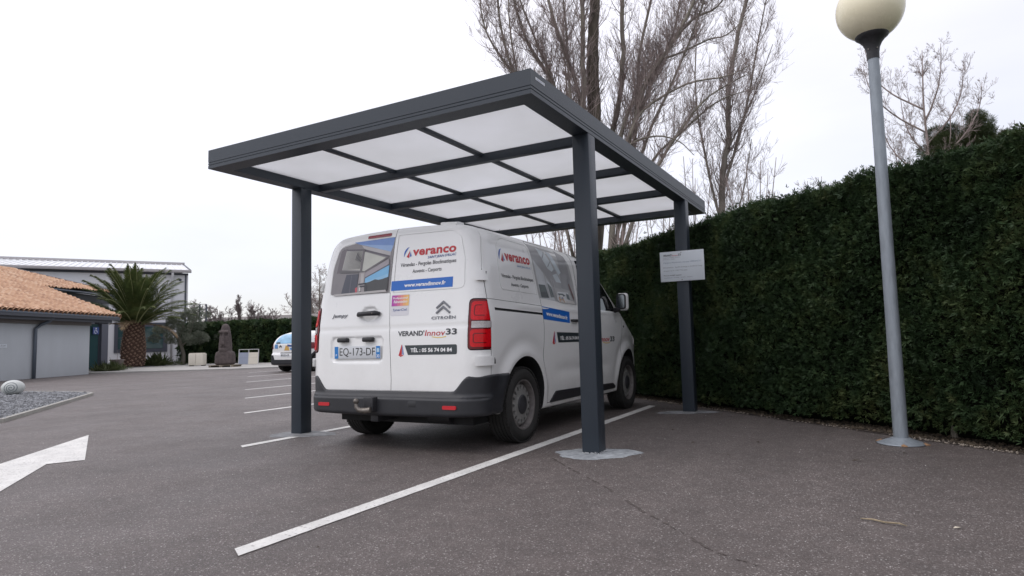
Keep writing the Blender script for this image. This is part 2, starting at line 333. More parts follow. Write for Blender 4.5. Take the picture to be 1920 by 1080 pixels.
# ------------------------------------------------------------------ implicit surfaces -> mesh
def smax(a, b, k):
    h = np.maximum(k-np.abs(a-b), 0)/k; return np.maximum(a, b)+h*h*k*.25
def smin(a, b, k): return -smax(-a, -b, k)
def curve(xs, ys, s=.06):
    xs = np.array(xs, float); ys = np.array(ys, float); X = np.linspace(xs[0]-1, xs[-1]+1, 3000); Y = np.interp(X, xs, ys); d = X[1]-X[0]
    g = np.arange(-int(3*s/d), int(3*s/d)+1)*d; w = np.exp(-g*g/(2*s*s)); w /= w.sum(); Yp = np.pad(Y, len(g)//2, 'edge'); Y = np.convolve(Yp, w, 'valid')
    return lambda q: np.interp(q, X, Y)
def grad(f, P, e=1e-3):
    g = np.stack([f(*(P+np.eye(3)[i]*e).T)-f(*(P-np.eye(3)[i]*e).T) for i in range(3)], 1)/(2*e); return g
def nets(f, lo, hi, res):
    ax = [np.arange(lo[i], hi[i]+res, res) for i in range(3)]
    X, Y, Z = np.meshgrid(*ax, indexing='ij', sparse=True); F = f(X, Y, Z)+0*X+0*Y+0*Z; F = F+1e-9
    s = F < 0; n = np.array(s.shape)
    c = [s[i:n[0]-1+i, j:n[1]-1+j, k:n[2]-1+k] for i in (0, 1) for j in (0, 1) for k in (0, 1)]
    allc = np.logical_and.reduce(c); anyc = np.logical_or.reduce(c); act = anyc & ~allc
    I = np.argwhere(act); idx = -np.ones(act.shape, np.int64); idx[act] = np.arange(len(I))
    acc = np.zeros((len(I), 3)); cnt = np.zeros(len(I))
    for d in range(3):
        o1, o2 = [q for q in range(3) if q != d]
        for a in (0, 1):
            for b in (0, 1):
                o = np.zeros(3, int); o[o1] = a; o[o2] = b; p = I+o; q = p.copy(); q[:, d] += 1
                fa = F[tuple(p.T)]; fb = F[tuple(q.T)]; m = (fa < 0) != (fb < 0); t = np.where(m, fa/(fa-fb+1e-20), 0)
                pos = p.astype(float); pos[:, d] += t; acc[m] += pos[m]; cnt[m] += 1
    V = acc/cnt[:, None]*res+np.array([a[0] for a in ax])
    for _ in range(3):
        g = grad(f, V); v = f(*V.T); st = -(v/np.maximum((g*g).sum(1), .2))[:, None]*g; L = np.linalg.norm(st, axis=1, keepdims=True); st *= np.minimum(1, .5*res/np.maximum(L, 1e-12)); V = V+st
    Q = []
    for d in range(3):
        o1, o2 = (d+1) % 3, (d+2) % 3
        sa = [slice(None)]*3; sb = [slice(None)]*3; sa[d] = slice(0, -1); sb[d] = slice(1, None)
        A = s[tuple(sa)]; B = s[tuple(sb)]; E = np.argwhere(A != B); E = E[(E[:, o1] > 0) & (E[:, o2] > 0) & (E[:, o1] < n[o1]-1) & (E[:, o2] < n[o2]-1)]
        ins = A[tuple(E.T)]
        def cell(i, j): q = E.copy(); q[:, o1] += i; q[:, o2] += j; return idx[tuple(q.T)]
        q = np.stack([cell(-1, -1), cell(0, -1), cell(0, 0), cell(-1, 0)], 1); q[~ins] = q[~ins][:, ::-1]; Q.append(q)
    Q = np.concatenate(Q); return V, Q[(Q >= 0).all(1)]
def fix_normals(me, f, tol=.0025, off=0.):
    """smooth normals taken from the surface function wherever the face lies on it"""
    nv = len(me.vertices); V = np.empty(nv*3); me.vertices.foreach_get('co', V); V = V.reshape(-1, 3)
    g = grad(f, V); g /= np.linalg.norm(g, axis=1, keepdims=True)+1e-9; on = np.abs(f(*V.T)-off) < tol
    nl = len(me.loops); lv = np.empty(nl, np.int32); me.loops.foreach_get('vertex_index', lv)
    npoly = len(me.polygons); st = np.empty(npoly, np.int32); tot = np.empty(npoly, np.int32); me.polygons.foreach_get('loop_start', st); me.polygons.foreach_get('loop_total', tot)
    fn = np.empty(npoly*3); me.polygons.foreach_get('normal', fn); fn = fn.reshape(-1, 3)
    pid = np.repeat(np.arange(npoly), tot); order = np.concatenate([np.arange(a, a+b) for a, b in zip(st, tot)]) if not np.array_equal(st, np.concatenate([[0], np.cumsum(tot)[:-1]])) else np.arange(nl)
    L = np.empty((nl, 3)); vv = lv[order]; gg = g[vv]; ff = fn[pid]; ok = on[vv] & ((gg*ff).sum(1) > .80)
    L[order] = np.where(ok[:, None], gg, ff); me.polygons.foreach_set('use_smooth', np.ones(npoly, bool))
    me.normals_split_custom_set(L)
    cen = np.zeros((npoly, 3)); np.add.at(cen, pid, V[vv]); cen /= tot[:, None]
    return cen, on, pid, vv

# ------------------------------------------------------------------ ground and markings
def sheet(name, pts, z, m, kind='structure', thick=None, **k):
    mb = MB()
    if thick: mb.prism(pts, z-thick, z)
    else:
        a = sum(pts[i][0]*pts[(i+1) % len(pts)][1]-pts[(i+1) % len(pts)][0]*pts[i][1] for i in range(len(pts)))
        mb.quad(*[(x, y, z) for x, y in (pts if a > 0 else pts[::-1])])
    o = mb.build(name, m); return tag(o, kind=kind, **k)
sheet('ground', [(-400, -400), (400, -400), (400, 500), (-400, 500)], -.06, mat('distant_ground', (.07, .085, .045), .95, noise=(.2, .3)))
sheet('asphalt', [(-60, -40), (14, -40), (14, -8.2), (2.95, 1.02), (-1.41, 4.79), (-8, 10.5), (-24, 23), (-60, 23)], 0, M['asphalt'])
HD = Vector((-.7566, .6539, 0)); HN = Vector((.6539, .7566, 0)); HA = Vector((2.79, 1.14, 0))
def hp(s, d, z=0): p = HA+HD*s+HN*d; return (p.x, p.y, z)
sheet('hedge_bed', [hp(-9, -.02)[:2], hp(7.2, -.02)[:2], hp(7.2, 3)[:2], hp(-9, 3)[:2]], .006, M['soil'])
def stripe(x0, y0, L, w=.105):
    a = -.018; dx = L*a
    return [(x0-w/2, y0+.03), (x0+w/2, y0-.03), (x0+w/2+dx, y0+L-.03), (x0-w/2+dx, y0+L+.03)]
marks = thing('road_marking', 'white painted parking bay lines and direction arrow on the asphalt', 'road marking')
MBAY = [(-.59, -2.80, 6.46), (-3.17, -.76, 5.2), (-5.70, 1.26, 5.0), (-7.90, 3.01, 5.0), (-9.87, 4.56, 5.0), (-12.4, 6.6, 5.0), (-15.0, 8.7, 5.0), (-17.6, 10.8, 5.0)]
bpy.data.objects.remove(marks)
LBL = ['long white bay line running from the foreground past the right side of the van', 'white bay line beside the left carport post, left of the van',
       'third white bay line, first one clear of the carport on the left', 'fourth white bay line seen left of the carport post', 'fifth white bay line, halfway to the parked white car',
       'sixth white bay line, short and thin in the distance', 'seventh white bay line just in front of the parked white car', 'farthest white bay line under the parked white car']
for (x, y, L), lb in zip(MBAY, LBL):
    # worn edges: small random offsets along the sides
    n = int(L/.05); a = -.018; lft = []; rgt = []
    for i in range(n+1):
        yy = y+L*i/n; lft.append((x-.052+a*(yy-y)+random.uniform(-.002, .002), yy+.03)); rgt.append((x+.052+a*(yy-y)+random.uniform(-.002, .002), yy-.03))
    o = mk('bay_line', [(q[0], q[1], .004) for q in lft+rgt], [(i, n+1+i, n+2+i, i+1) for i in range(n)], M['paint_line'])
    tag(o, lb, 'road marking', 'white parking bay lines', )
P0 = [(-5.53, -.84), (-3.86, -1.74), (-3.965, -1.976), (-3.119, -2.641), (-2.2, -3.36), (-2.33, -3.53), (-3.571, -2.455+.0), (-4.03, -2.115), (-4.154, -2.361)]
P0 = [(-5.53, -.84), (-3.86, -1.74), (-3.965, -1.976), (-3.119, -2.641), (-1.9, -3.60), (-2.03, -3.77), (-3.45, -2.56), (-4.097, -2.238), (-4.154, -2.361)]
mbq = MB(); z = .004
T = lambda *ix: mbq.quad(*[(P0[i][0], P0[i][1], z) for i in ix][::-1])
T(0, 1, 2, 7, 8); T(2, 3, 6, 7); T(3, 4, 5, 6)
tag(mbq.build('direction_arrow', M['paint_line']), 'white painted direction arrow on the asphalt at the left edge', 'road marking')
SEAM = [(-.285, -.25), (.083, -.636), (.339, -.886), (.602, -1.179), (.85, -1.474), (1.028, -1.651), (1.249, -1.893), (1.46, -2.022)]
v = []; f = []
for i in range(len(SEAM)-1):
    a, b = Vector(SEAM[i]), Vector(SEAM[i+1]); n_ = 10
    for k in range(n_):
        if random.random() < .28: continue
        p, q = a.lerp(b, k/n_), a.lerp(b, (k+.9)/n_); w = random.uniform(.003, .009); j = random.uniform(-.006, .006); d = (b-a).normalized(); nn = Vector((-d.y, d.x)); i0 = len(v)
        for e, sg in ((p, -1), (q, -1), (q, 1), (p, 1)): t_ = e+nn*(w*sg+j); v.append((t_.x, t_.y, .003))
        f.append((i0, i0+1, i0+2, i0+3))
tag(mk('asphalt_seam', v, f, mat('dark_seam', (.092, .076, .069), .9, noise=(40, .3))), kind='structure')
# pavement strip by the buildings, with a low kerb
pav = [(-25.6, 9.55), (-23.25, 11.35), (-21.2, 12.8), (-19.6, 15.2), (-18.9, 18.9), (-33, 20.5), (-34, 10)]
sheet('pavement', pav, .05, M['concrete'], thick=.1)
# gravel island with its kerb
isl = [(-12.2, 2.69), (-12.7, 2.85), (-13.6, 2.82), (-14.62, 2.62), (-15.6, 2.45), (-20, 1.0), (-14, -5.2), (-8.08, -.60), (-9.75, .74), (-11.0, 1.74)]
sheet('gravel_island', isl, .035, M['gravel'], thick=.05)
def kerb(pts, w=.07, h=.055):
    mb = MB()
    for i in range(len(pts)-1):
        a, b = Vector((*pts[i], 0)), Vector((*pts[i+1], 0)); d = (b-a).normalized(); n = Vector((-d.y, d.x, 0))*w/2
        mb.prism([(a-n).to_tuple()[:2], (b-n).to_tuple()[:2], (b+n).to_tuple()[:2], (a+n).to_tuple()[:2]], 0, h)
    return mb
tag(kerb([(-14.62, 2.62), (-13.6, 2.82), (-12.7, 2.85), (-12.2, 2.69), (-11.0, 1.74), (-9.75, .74), (-8.08, -.60), (-4, -4.0)][:-1]+[(-12, -3.8)][:0], .07, .05).build('island_kerb', M['kerb']), 'thin pale kerb edging the grey gravel island', 'kerb')
# loose gravel of the island: real stones, one mass
def scatter_stones(name, n, fn, s0, s1, m, **k):
    base = np.array([(1, 0, 0), (-1, 0, 0), (0, 1, 0), (0, -1, 0), (0, 0, 1), (0, 0, -1)], float)
    bf = np.array([(0, 2, 4), (2, 1, 4), (1, 3, 4), (3, 0, 4), (2, 0, 5), (1, 2, 5), (3, 1, 5), (0, 3, 5)])
    P = fn(n); n = len(P); sc = rng.uniform(s0, s1, (n, 1, 1))*rng.uniform(.6, 1.3, (n, 1, 3)); sc[..., 2] *= .7
    th = rng.uniform(0, 6.28, n); R = np.zeros((n, 3, 3)); R[:, 0, 0] = np.cos(th); R[:, 0, 1] = -np.sin(th); R[:, 1, 0] = np.sin(th); R[:, 1, 1] = np.cos(th); R[:, 2, 2] = 1
    V = np.einsum('nij,nkj->nki', R, base[None]*sc)+P[:, None, :]+rng.normal(0, .1, (n, 6, 3))*sc
    F = (bf[None]+np.arange(n)[:, None, None]*6).reshape(-1, 3)
    o = mk(name, V.reshape(-1, 3), F, m); return tag(o, kind='stuff', **k)
def in_poly(P, poly):
    x, y = P[:, 0], P[:, 1]; c = np.zeros(len(P), bool); j = len(poly)-1
    for i in range(len(poly)):
        xi, yi = poly[i]; xj, yj = poly[j]; c ^= ((yi > y) != (yj > y)) & (x < (xj-xi)*(y-yi)/(yj-yi+1e-12)+xi); j = i
    return c
def isl_pts(n):
    P = np.c_[rng.uniform(-17, -8, n*2), rng.uniform(-2.5, 2.9, n*2), np.full(n*2, .04)]; return P[in_poly(P, isl)][:n]
scatter_stones('gravel', 16000, isl_pts, .012, .03, mat('gravel_stone', (.20, .205, .215), .85, noise=(9, .75)), label='grey crushed gravel on the island', cat='gravel')
def strip_pts(n):
    s = rng.uniform(-3.2, 6.2, n); d = np.abs(rng.normal(0, .075, n))-.05; w = rng.random(n) < np.clip(.30+.5*np.sin(s*3.1)*np.sin(s*1.3+1)+.25*np.sin(s*9), .05, 1); s, d = s[w], d[w]
    p = np.array(HA)[None]+np.array(HD)[None]*s[:, None]+np.array(HN)[None]*d[:, None]; p[:, 2] = .008; return p
scatter_stones('gravel', 2600, strip_pts, .004, .013, M['pebble'], label='pale gravel and debris strip along the foot of the hedge', cat='gravel')
def litter_pts(n):
    P = np.c_[rng.uniform(-6, 3.5, n), rng.uniform(-4, 3, n), np.full(n, .002)]; return P
scatter_stones('grit', 260, litter_pts, .002, .005, mat('white_grit', (.55, .54, .52), .8), label='white grit scattered over the asphalt', cat='grit')
def bed_pts(n):
    s = rng.uniform(-3.5, 6.2, n); d = rng.uniform(.02, .5, n)
    p = np.array(HA)[None]+np.array(HD)[None]*s[:, None]+np.array(HN)[None]*d[:, None]; p[:, 2] = .01; return p
scatter_stones('leaf_litter', 3500, bed_pts, .01, .03, mat('litter', (.06, .045, .03), .95, noise=(20, .6)), label='dark leaf litter under the hedge', cat='leaf litter')

# ------------------------------------------------------------------ carport
s_, o_, Hb, Hh, Lp, of_, Wd = .143, .986, 2.556, .174, 3.035, .938, 3.38
yN, yF = -o_, Lp+s_+of_
cp = thing('carport', 'anthracite metal carport with flat translucent roof standing over the white van', 'carport', (-Wd/2, Lp/2, 0))
cp_loc = Vector(cp.location)
def cpm(mb, name, m, parent, **k):
    o = mb.build(name, m, parent, **k); 
    if parent is cp: o.location = -cp_loc
    return o
def post(x0, x1, y0, y1, h, name='post'):
    return cpm(MB().box(x0, x1, y0, y1, .004, h), name, M['anth'], cp, bevel=.006)
pA = post(-s_, 0, 0, s_, Hb-.001); pB = post(-Wd, -Wd+s_, 0, s_, Hb-.001); pC = post(-s_, 0, Lp, Lp+s_, Hb-.001); pD = post(-Wd, -Wd+s_, Lp, Lp+s_, Hb-.001)
# perimeter beams: profile with a smooth upper face and two shallow grooves low down
def beam(p0, p1, inner, name='fascia_beam'):
    """p0->p1 outer bottom edge; inner = unit vector towards the inside; mitred ends"""
    w = .165 if abs(inner[1]) > .5 else s_
    prof = [(0, 0), (0, .028), (.004, .030), (.004, .034), (0, .036), (0, .052), (.004, .054), (.004, .058), (0, .060), (0, Hh), (.03, Hh), (.03, Hh-.012), (w-.02, Hh-.012), (w, Hh-.03), (w, 0)]
    a, b = Vector((*p0, Hb)), Vector((*p1, Hb)); d = (b-a).normalized(); inn = Vector((*inner, 0)); v = []
    wo = s_ if abs(inner[1]) > .5 else .165
    for e, sg in ((a, 1), (b, -1)):
        for (q, h) in prof: v.append(e+inn*q+d*sg*min(q/w, 1)*wo+Vector((0, 0, h)))
    n = len(prof); f = [(i, (i+1) % n, n+(i+1) % n, n+i) for i in range(n)]+[tuple(range(n))[::-1], tuple(range(n, 2*n))]
    mb = MB(); mb.v = [tuple(q) for q in v]; mb.f = f
    o = cpm(mb, name, M['anth'], cp); bm = bmesh.new(); bm.from_mesh(o.data); bmesh.ops.recalc_face_normals(bm, faces=bm.faces); bm.to_mesh(o.data); bm.free(); return o
beam((-Wd, yN), (0, yN), (0, 1)); beam((0, yF), (-Wd, yF), (0, -1)); bR = beam((0, yN), (0, yF), (-1, 0)); beam((-Wd, yF), (-Wd, yN), (1, 0))
pl = [.29, 1.47, 2.70]; xi0, xi1, yi0, yi1 = -Wd+s_, -s_, yN+.165, yF-.165
for y in pl: cpm(MB().box(xi0+.001, xi1-.001, y-.035, y+.035, Hb+.004, Hb+.10), 'rafter', M['anth'], cp, bevel=.004)
mx_ = [xi0+(xi1-xi0)*k/3 for k in (1, 2)]
ys = [yi0]+[v for y in pl for v in (y-.035, y+.035)]+[yi1]
xs = [xi0]+[v for x in mx_ for v in (x-.025, x+.025)]+[xi1]
for j in range(4):
    for x in mx_: cpm(MB().box(x-.025, x+.025, ys[2*j]+.001, ys[2*j+1]-.001, Hb+.055, Hb+.098), 'glazing_bar', M['anth'], cp, bevel=.003)
pan = None
for j in range(4):
    for i in range(3):
        cpm(MB().box(xs[2*i]-.0, xs[2*i+1]+.0, ys[2*j]+.0, ys[2*j+1]-.0, Hb+.081, Hb+.093), 'roof_panel', M['opal'], cp)
# maker's sticker on the right-hand fascia by the near corner
st = MB().box(.0005, .0015, yN+.07, yN+.21, Hb+.118, Hb+.136); st = st.build('maker_sticker', mat('sticker_white', (.75, .76, .78), .4), bR)
V, F = text2d('VERANCO', .01); g = .0018
mk('sticker_lettering', [(g, yN+.08+.12*v[0], Hb+.121+.011*v[1]) for v in V], F, M['txt_navy'], bR)
# mortar around post feet
def patch(name, cx, cy, rx, ry, rot, lbl, seed):
    mm = M['mortar'] if seed == 1 else mat('thin_mortar', (.20, .205, .21), .85, noise=(9, .4), bump=(40, .6))
    R = random.Random(seed); n = 56; v = [(cx, cy, .012)]; f = []
    for k, (q, h) in enumerate(((.5, .011), (.85, .007), (1, .0015))):
        for i in range(n):
            a = 2*PI*i/n; jit = 1+(.10*math.sin(3*a+seed)+.05*math.sin(7*a+2*seed)+.035*R.uniform(-1, 1))*(k/2)
            x, y = rx*q*jit*math.cos(a), ry*q*jit*math.sin(a); v.append((cx+x*math.cos(rot)-y*math.sin(rot), cy+x*math.sin(rot)+y*math.cos(rot), h))
    for i in range(n):
        f.append((0, 1+i, 1+(i+1) % n))
        for k in range(2): a = 1+k*n+i; b = 1+k*n+(i+1) % n; f.append((a, a+n, b+n, b))
    return tag(mk(name, v, f, mm, smooth=True), lbl, 'mortar patch', 'mortar patches at the carport post feet')
patch('mortar_patch', -.05, .07, .33, .24, .5, 'rough pale blue-grey mortar patch around the foot of the nearest carport post', 1)
patch('mortar_patch', -Wd+.12, .04, .34, .22, .4, 'thin grey mortar patch around the foot of the left carport post', 2)
patch('mortar_patch', -.10, Lp+.02, .36, .17, .5, 'grey mortar patch around the foot of the post that carries the sign', 3)
patch('mortar_patch', -Wd+.07, Lp+.07, .30, .22, .4, 'mortar patch at the far left carport post, hidden behind the van', 4)
# crust of mortar climbing the near post
def crust(n):
    P = []
    for i in range(n):
        e = rng.integers(0, 2); t = rng.uniform(0, s_); P.append((-s_+t, -.003, .008+abs(rng.normal(0, .006))) if e == 0 else (.003, t, .008+abs(rng.normal(0, .006))))
    return np.array(P)
o = scatter_stones('mortar_crust', 150, crust, .003, .008, mat('mortar_crust', (.45, .46, .47), .9), label='white mortar crumbs at the foot of the nearest carport post', cat='mortar crumbs')
# sign on the far right post
sg = thing('sign_board', 'white printed price board screwed to the far right carport post', 'sign', (-.07, Lp-.03, 1.75), .04)
sw, sh = .262, .182; cx0 = .005
MB().box(cx0-sw, cx0+sw, -.004, .004, -sh, sh).build('board', M['sign'], sg, bevel=.0015)
def sgtext(t, x, z, w, h, m, bold=0):
    V, F = text2d(t, bold); return mk('lettering', [(cx0+x+w*v[0], -.0052, z+h*v[1]) for v in V], F, m, sg)
grey = mat('print_mid_grey', (.16, .17, .19), .5); gblue = mat('print_grey_blue', (.17, .23, .32), .5)
sgtext("VERAND'", -.222, .125, .108, .024, M['txt_black'], .02); sgtext('Innov', -.112, .123, .068, .020, M['txt_red']); sgtext('33', -.041, .125, .032, .026, M['txt_black'], .02)
sgtext('Carports, Pergolas, Auvents', -.222, .102, .20, .012, grey); sgtext('Saint Jean d\'Illac', -.222, .083, .14, .011, grey)
sgtext('Carport Aluminium marque VERANCO', -.222, .034, .450, .022, gblue)
sgtext('Dimensions : 3m25 de large x 5m00 de long', -.222, -.022, .455, .018, grey)
sgtext('A partir de 4 115€ TTC pose', -.222, -.062, .285, .019, grey)
sgtext('Prix du modele expose', -.222, -.118, .21, .018, M['txt_black'], .01); sgtext('verandinnov.fr   Verandas - Pergolas - Carports', -.222, -.143, .34, .012, grey)
for z in (.165, -.165):
    MB().lathe([(0, .008), (.005, .007), (.006, .004)], 10, lambda p: Vector((p.x, -p.z, z+p.y))).build('screw', M['steel'], sg)

# ------------------------------------------------------------------ street lamp
LX, LY = 2.043, 1.37
lamp = thing('street_lamp', 'galvanised pole lamp with a cream globe in front of the hedge', 'street lamp', (LX, LY, 0))
MB().tube([(0, 0, .0), (0, 0, .9), (.0, 0, 3.22)], [.054, .051, .043], 24).build('pole', M['galv'], lamp, smooth=True, sharp=40)
base = MB().lathe([(0, .05), (.062, .052), (.075, .045), (.12, .028), (.16, .012), (.175, .006), (.172, .002)], 36).build('base_cap', M['galv'], lamp, smooth=True)
for a, s in ((2.6, .05), (-.2, .04), (-1.5, .035)):
    q = MB(); R = random.Random(int(a*10)); c = Vector((.165*math.cos(a), .165*math.sin(a), .014)); n = 9
    q.v = [tuple(c+Vector((0, 0, .008)))]+[tuple(c+Vector((s*R.uniform(.5, 1)*math.cos(2*PI*i/n), s*R.uniform(.5, 1)*math.sin(2*PI*i/n)*.8, -.01))) for i in range(n)]
    q.f = [(0, 1+i, 1+(i+1) % n) for i in range(n)]; q.build('rust_patch', M['rust'], base)
prof = [(.047, 3.19), (.049, 3.25), (.056, 3.29), (.074, 3.33), (.102, 3.365), (.126, 3.385), (.128, 3.40), (.118, 3.405)]
nk = MB().lathe(prof, 32).build('neck', M['black'], lamp, smooth=True, sharp=50)
for a in (-2.2, -.9, .5, 2.0):
    MB().lathe([(0, .006), (.006, .005), (.007, 0)], 8, lambda p: Vector(((.052+p.z)*math.cos(a)-p.x*math.sin(a), (.052+p.z)*math.sin(a)+p.x*math.cos(a), 3.27+p.y))).build('screw', M['steel'], nk)
R0 = .262; zc = 3.39+R0*.90
MB().lathe([(R0*math.sin(t), zc-R0*math.cos(t)) for t in np.linspace(.45, PI, 40)], 56).build('globe', M['globe'], lamp, smooth=True)

# ------------------------------------------------------------------ foliage generators
def sprays(P, Nn, size, nb=5, spread=.9, width=.22, droop=.3):
    """fans of narrow pointed blades at points P facing roughly along Nn -> (verts, tris)"""
    n = len(P); V = np.zeros((n, nb, 3, 3)); rnd = rng.normal(0, .55, (n, 3)); d = Nn+rnd; d /= np.linalg.norm(d, axis=1, keepdims=True)
    up = np.cross(d, rng.normal(0, 1, (n, 3))); up /= np.linalg.norm(up, axis=1, keepdims=True)+1e-9; sd_ = np.cross(d, up)
    s = size*rng.uniform(.6, 1.35, n)
    for b in range(nb):
        a = (b-(nb-1)/2)/max(1, (nb-1)/2)*spread + rng.normal(0, .12, n); L = s*(1-.35*np.abs(a)/max(spread, .1))*rng.uniform(.8, 1.15, n)
        dirv = d*np.cos(a)[:, None]+sd_*np.sin(a)[:, None]+up*rng.normal(0, .22, n)[:, None]; dirv[:, 2] -= droop*rng.random(n)
        w = np.cross(dirv, up); w /= np.linalg.norm(w, axis=1, keepdims=True)+1e-9; st = P+dirv*(L*.12)[:, None]; mid = P+dirv*(L*.5)[:, None]
        V[:, b, 0] = st; V[:, b, 1] = mid+w*(L*width)[:, None]; V[:, b, 2] = P+dirv*L[:, None]
    V2 = V.copy(); V2[:, :, 1] = 2*((V[:, :, 0]+V[:, :, 2])/2)-V[:, :, 1]
    V = np.concatenate([V, V2[:, :, [0, 2, 1]]], 2)       # two triangles a blade
    V = V.reshape(-1, 3); return V, np.arange(len(V)).reshape(-1, 3)
def hedge_thing(name, label, A, D, Nrm, L, H, T, dens, size, seed=0, top_rough=.05, face_both=False, nb=5, width=.16):
    A, D, Nrm = [np.array(q, float) for q in (A, D, Nrm)]
    t = thing(name, label, 'hedge', tuple(A+D*L/2)); off = np.array(t.location)
    ph = rng.uniform(0, 6, 12)
    def bulge(s, h): return .05*np.sin(s*1.9+ph[0])+.04*np.sin(s*4.3+h*2.1+ph[1])+.03*np.sin(h*5.3+s*2.9+ph[2])+.025*np.sin(s*9.1-h*7+ph[3])
    def hgt(s): return H+top_rough*(np.sin(s*1.1+ph[4])*.5+np.sin(s*3.7+ph[5])*.35+.4*np.sin(s*8.3+ph[6]))
    # solid core coloured near-black for the shaded inside of the hedge
    ns_, nh = max(8, int(L/.25)), 9; s = np.linspace(0, L, ns_); v = []; f = []
    for i, q in enumerate(s):
        hh = hgt(q)-.10
        for k in range(nh): h = .02+(hh-.02)*k/(nh-1); v.append(A+D*q+Nrm*(.14-bulge(q, h)*.8+(.04 if k == nh-1 else 0)+(.12 if k == 0 else 0))+np.array([0, 0, h]))
        for k in range(nh): h = .02+(hh-.02)*(nh-1-k)/(nh-1); v.append(A+D*q+Nrm*(T-.14)+np.array([0, 0, h]))
    m_ = 2*nh
    for i in range(ns_-1):
        for k in range(m_): a = i*m_+k; b = i*m_+(k+1) % m_; f.append((a, b, b+m_, a+m_))
    f += [tuple(range(m_))[::-1], tuple(range((ns_-1)*m_, ns_*m_))]
    mk('inner_core', [tuple(np.array(q)-off) for q in v], f, M['hedge_core'], t)
    # foliage
    nf = int(L*H*dens); s = rng.uniform(0, L, nf); h = rng.uniform(.03, 1.0, nf)**.95*H; inset = rng.exponential(.05, nf)
    base_thin = h < .30; keep = ~base_thin | (rng.random(nf) < .9); s, h, inset = s[keep], h[keep], inset[keep]
    lowback = np.clip((.30-h)/.30, 0, 1)*.05
    P = A+D*s[:, None]+Nrm*(-bulge(s, h)+inset+lowback)[:, None]; P[:, 2] += np.minimum(h, hgt(s))
    Nn = np.tile(-Nrm*.9+np.array([0, 0, .45]), (len(P), 1))
    nt_ = int(L*T*dens*1.1); s2 = rng.uniform(0, L, nt_); d2 = rng.uniform(0, T, nt_); P2 = A+D*s2[:, None]+Nrm*d2[:, None]; P2[:, 2] += hgt(s2)+rng.normal(-.03, .035, nt_)
    N2 = np.tile(np.array([0, 0, 1.0])-Nrm*.3, (nt_, 1))
    Ps, Ns = [P, P2], [Nn, N2]
    if face_both:
        s3 = rng.uniform(0, L, nf//2); h3 = rng.uniform(.03, 1, nf//2)*H; P3 = A+D*s3[:, None]+Nrm*(T+.0)*np.ones((len(s3), 1)); P3[:, 2] += h3; Ps.append(P3); Ns.append(np.tile(Nrm+np.array([0, 0, .3]), (len(P3), 1)))
    for e, sgn in ((0, -1), (L, 1)):
        n4 = int(T*H*dens); d4 = rng.uniform(0, T, n4); h4 = rng.uniform(.05, 1, n4)*H; P4 = A+D*e+Nrm*d4[:, None]; P4[:, 2] += h4; Ps.append(P4); Ns.append(np.tile(D*sgn, (n4, 1)))
    V, F = sprays(np.concatenate(Ps), np.concatenate(Ns), size, nb=nb, width=width)
    mk('foliage', V-off, F, M['hedge'], t, kind='stuff')
    # a few woody stems at the foot
    for q in np.arange(.2, L, .9 if L < 20 else 1.8):
        q += random.uniform(-.1, .1); p = A+D*q+Nrm*(T*.35+random.uniform(-.1, .1))
        MB().tube([tuple(p-off), tuple(p-off+np.array([random.uniform(-.05, .05), 0, .6]))], [.03, .02], 6).build('stem', M['bark'], t)
    return t
hedge_thing('clipped_hedge', 'tall dark green clipped conifer hedge behind the carport and lamp', HA+HD*-3.2, HD, HN, 10.6, 2.33, .95, 4100, .050, nb=5, width=.11)
hedge_thing('clipped_hedge', 'far clipped hedge behind the stone head and the parked white car', (-33.6, 18.7, 0), Vector((1, .135, 0)).normalized(), Vector((-.135, 1, 0)).normalized(), 26, 2.30, 1.2, 210, .20, face_both=False, nb=4)

# ------------------------------------------------------------------ the white van (local frame: x right, y forward, z up, origin under the rear axle)
WZ = curve([.15, .3, .5, .65, .8, .95, 1.05, 1.12, 1.2, 1.35, 1.5, 1.65, 1.75, 1.85, 1.95], [.875, .90, .925, .934, .94, .944, .945, .94, .926, .906, .886, .866, .848, .825, .79], .025)
HY = curve([-1, -.7, -.5, 0, 1, 1.6, 1.95, 3.02, 3.5, 3.78, 4.2], [1.91, 1.93, 1.932, 1.932, 1.925, 1.90, 1.84, 1.17, 1.0, .86, .5], .07)
YR = curve([.2, .5, 1.0, 1.5, 1.75, 1.95], [-.79, -.79, -.765, -.70, -.655, -.60], .05)
YF = curve([.2, .45, .75, 1.0, 1.3], [3.76, 3.82, 3.80, 3.70, 3.55], .06)
PT = curve([2.2, 2.9, 3.3, 3.6, 3.82, 4.0], [0, -.012, -.06, -.15, -.30, -.45], .1)
ZB = curve([-1, -.5, -.3, 3.2, 3.6], [.33, .33, .25, .25, .20], .05)
def rbox2(a, b, ca, cb, ha, hb, r): 
    qa, qb = np.abs(a-ca)-ha+r, np.abs(b-cb)-hb+r
    return np.hypot(np.maximum(qa, 0), np.maximum(qb, 0))+np.minimum(np.maximum(qa, qb), 0)-r
def step(d, w): t = np.clip(.5-d/w, 0, 1); return t*t*(3-2*t)
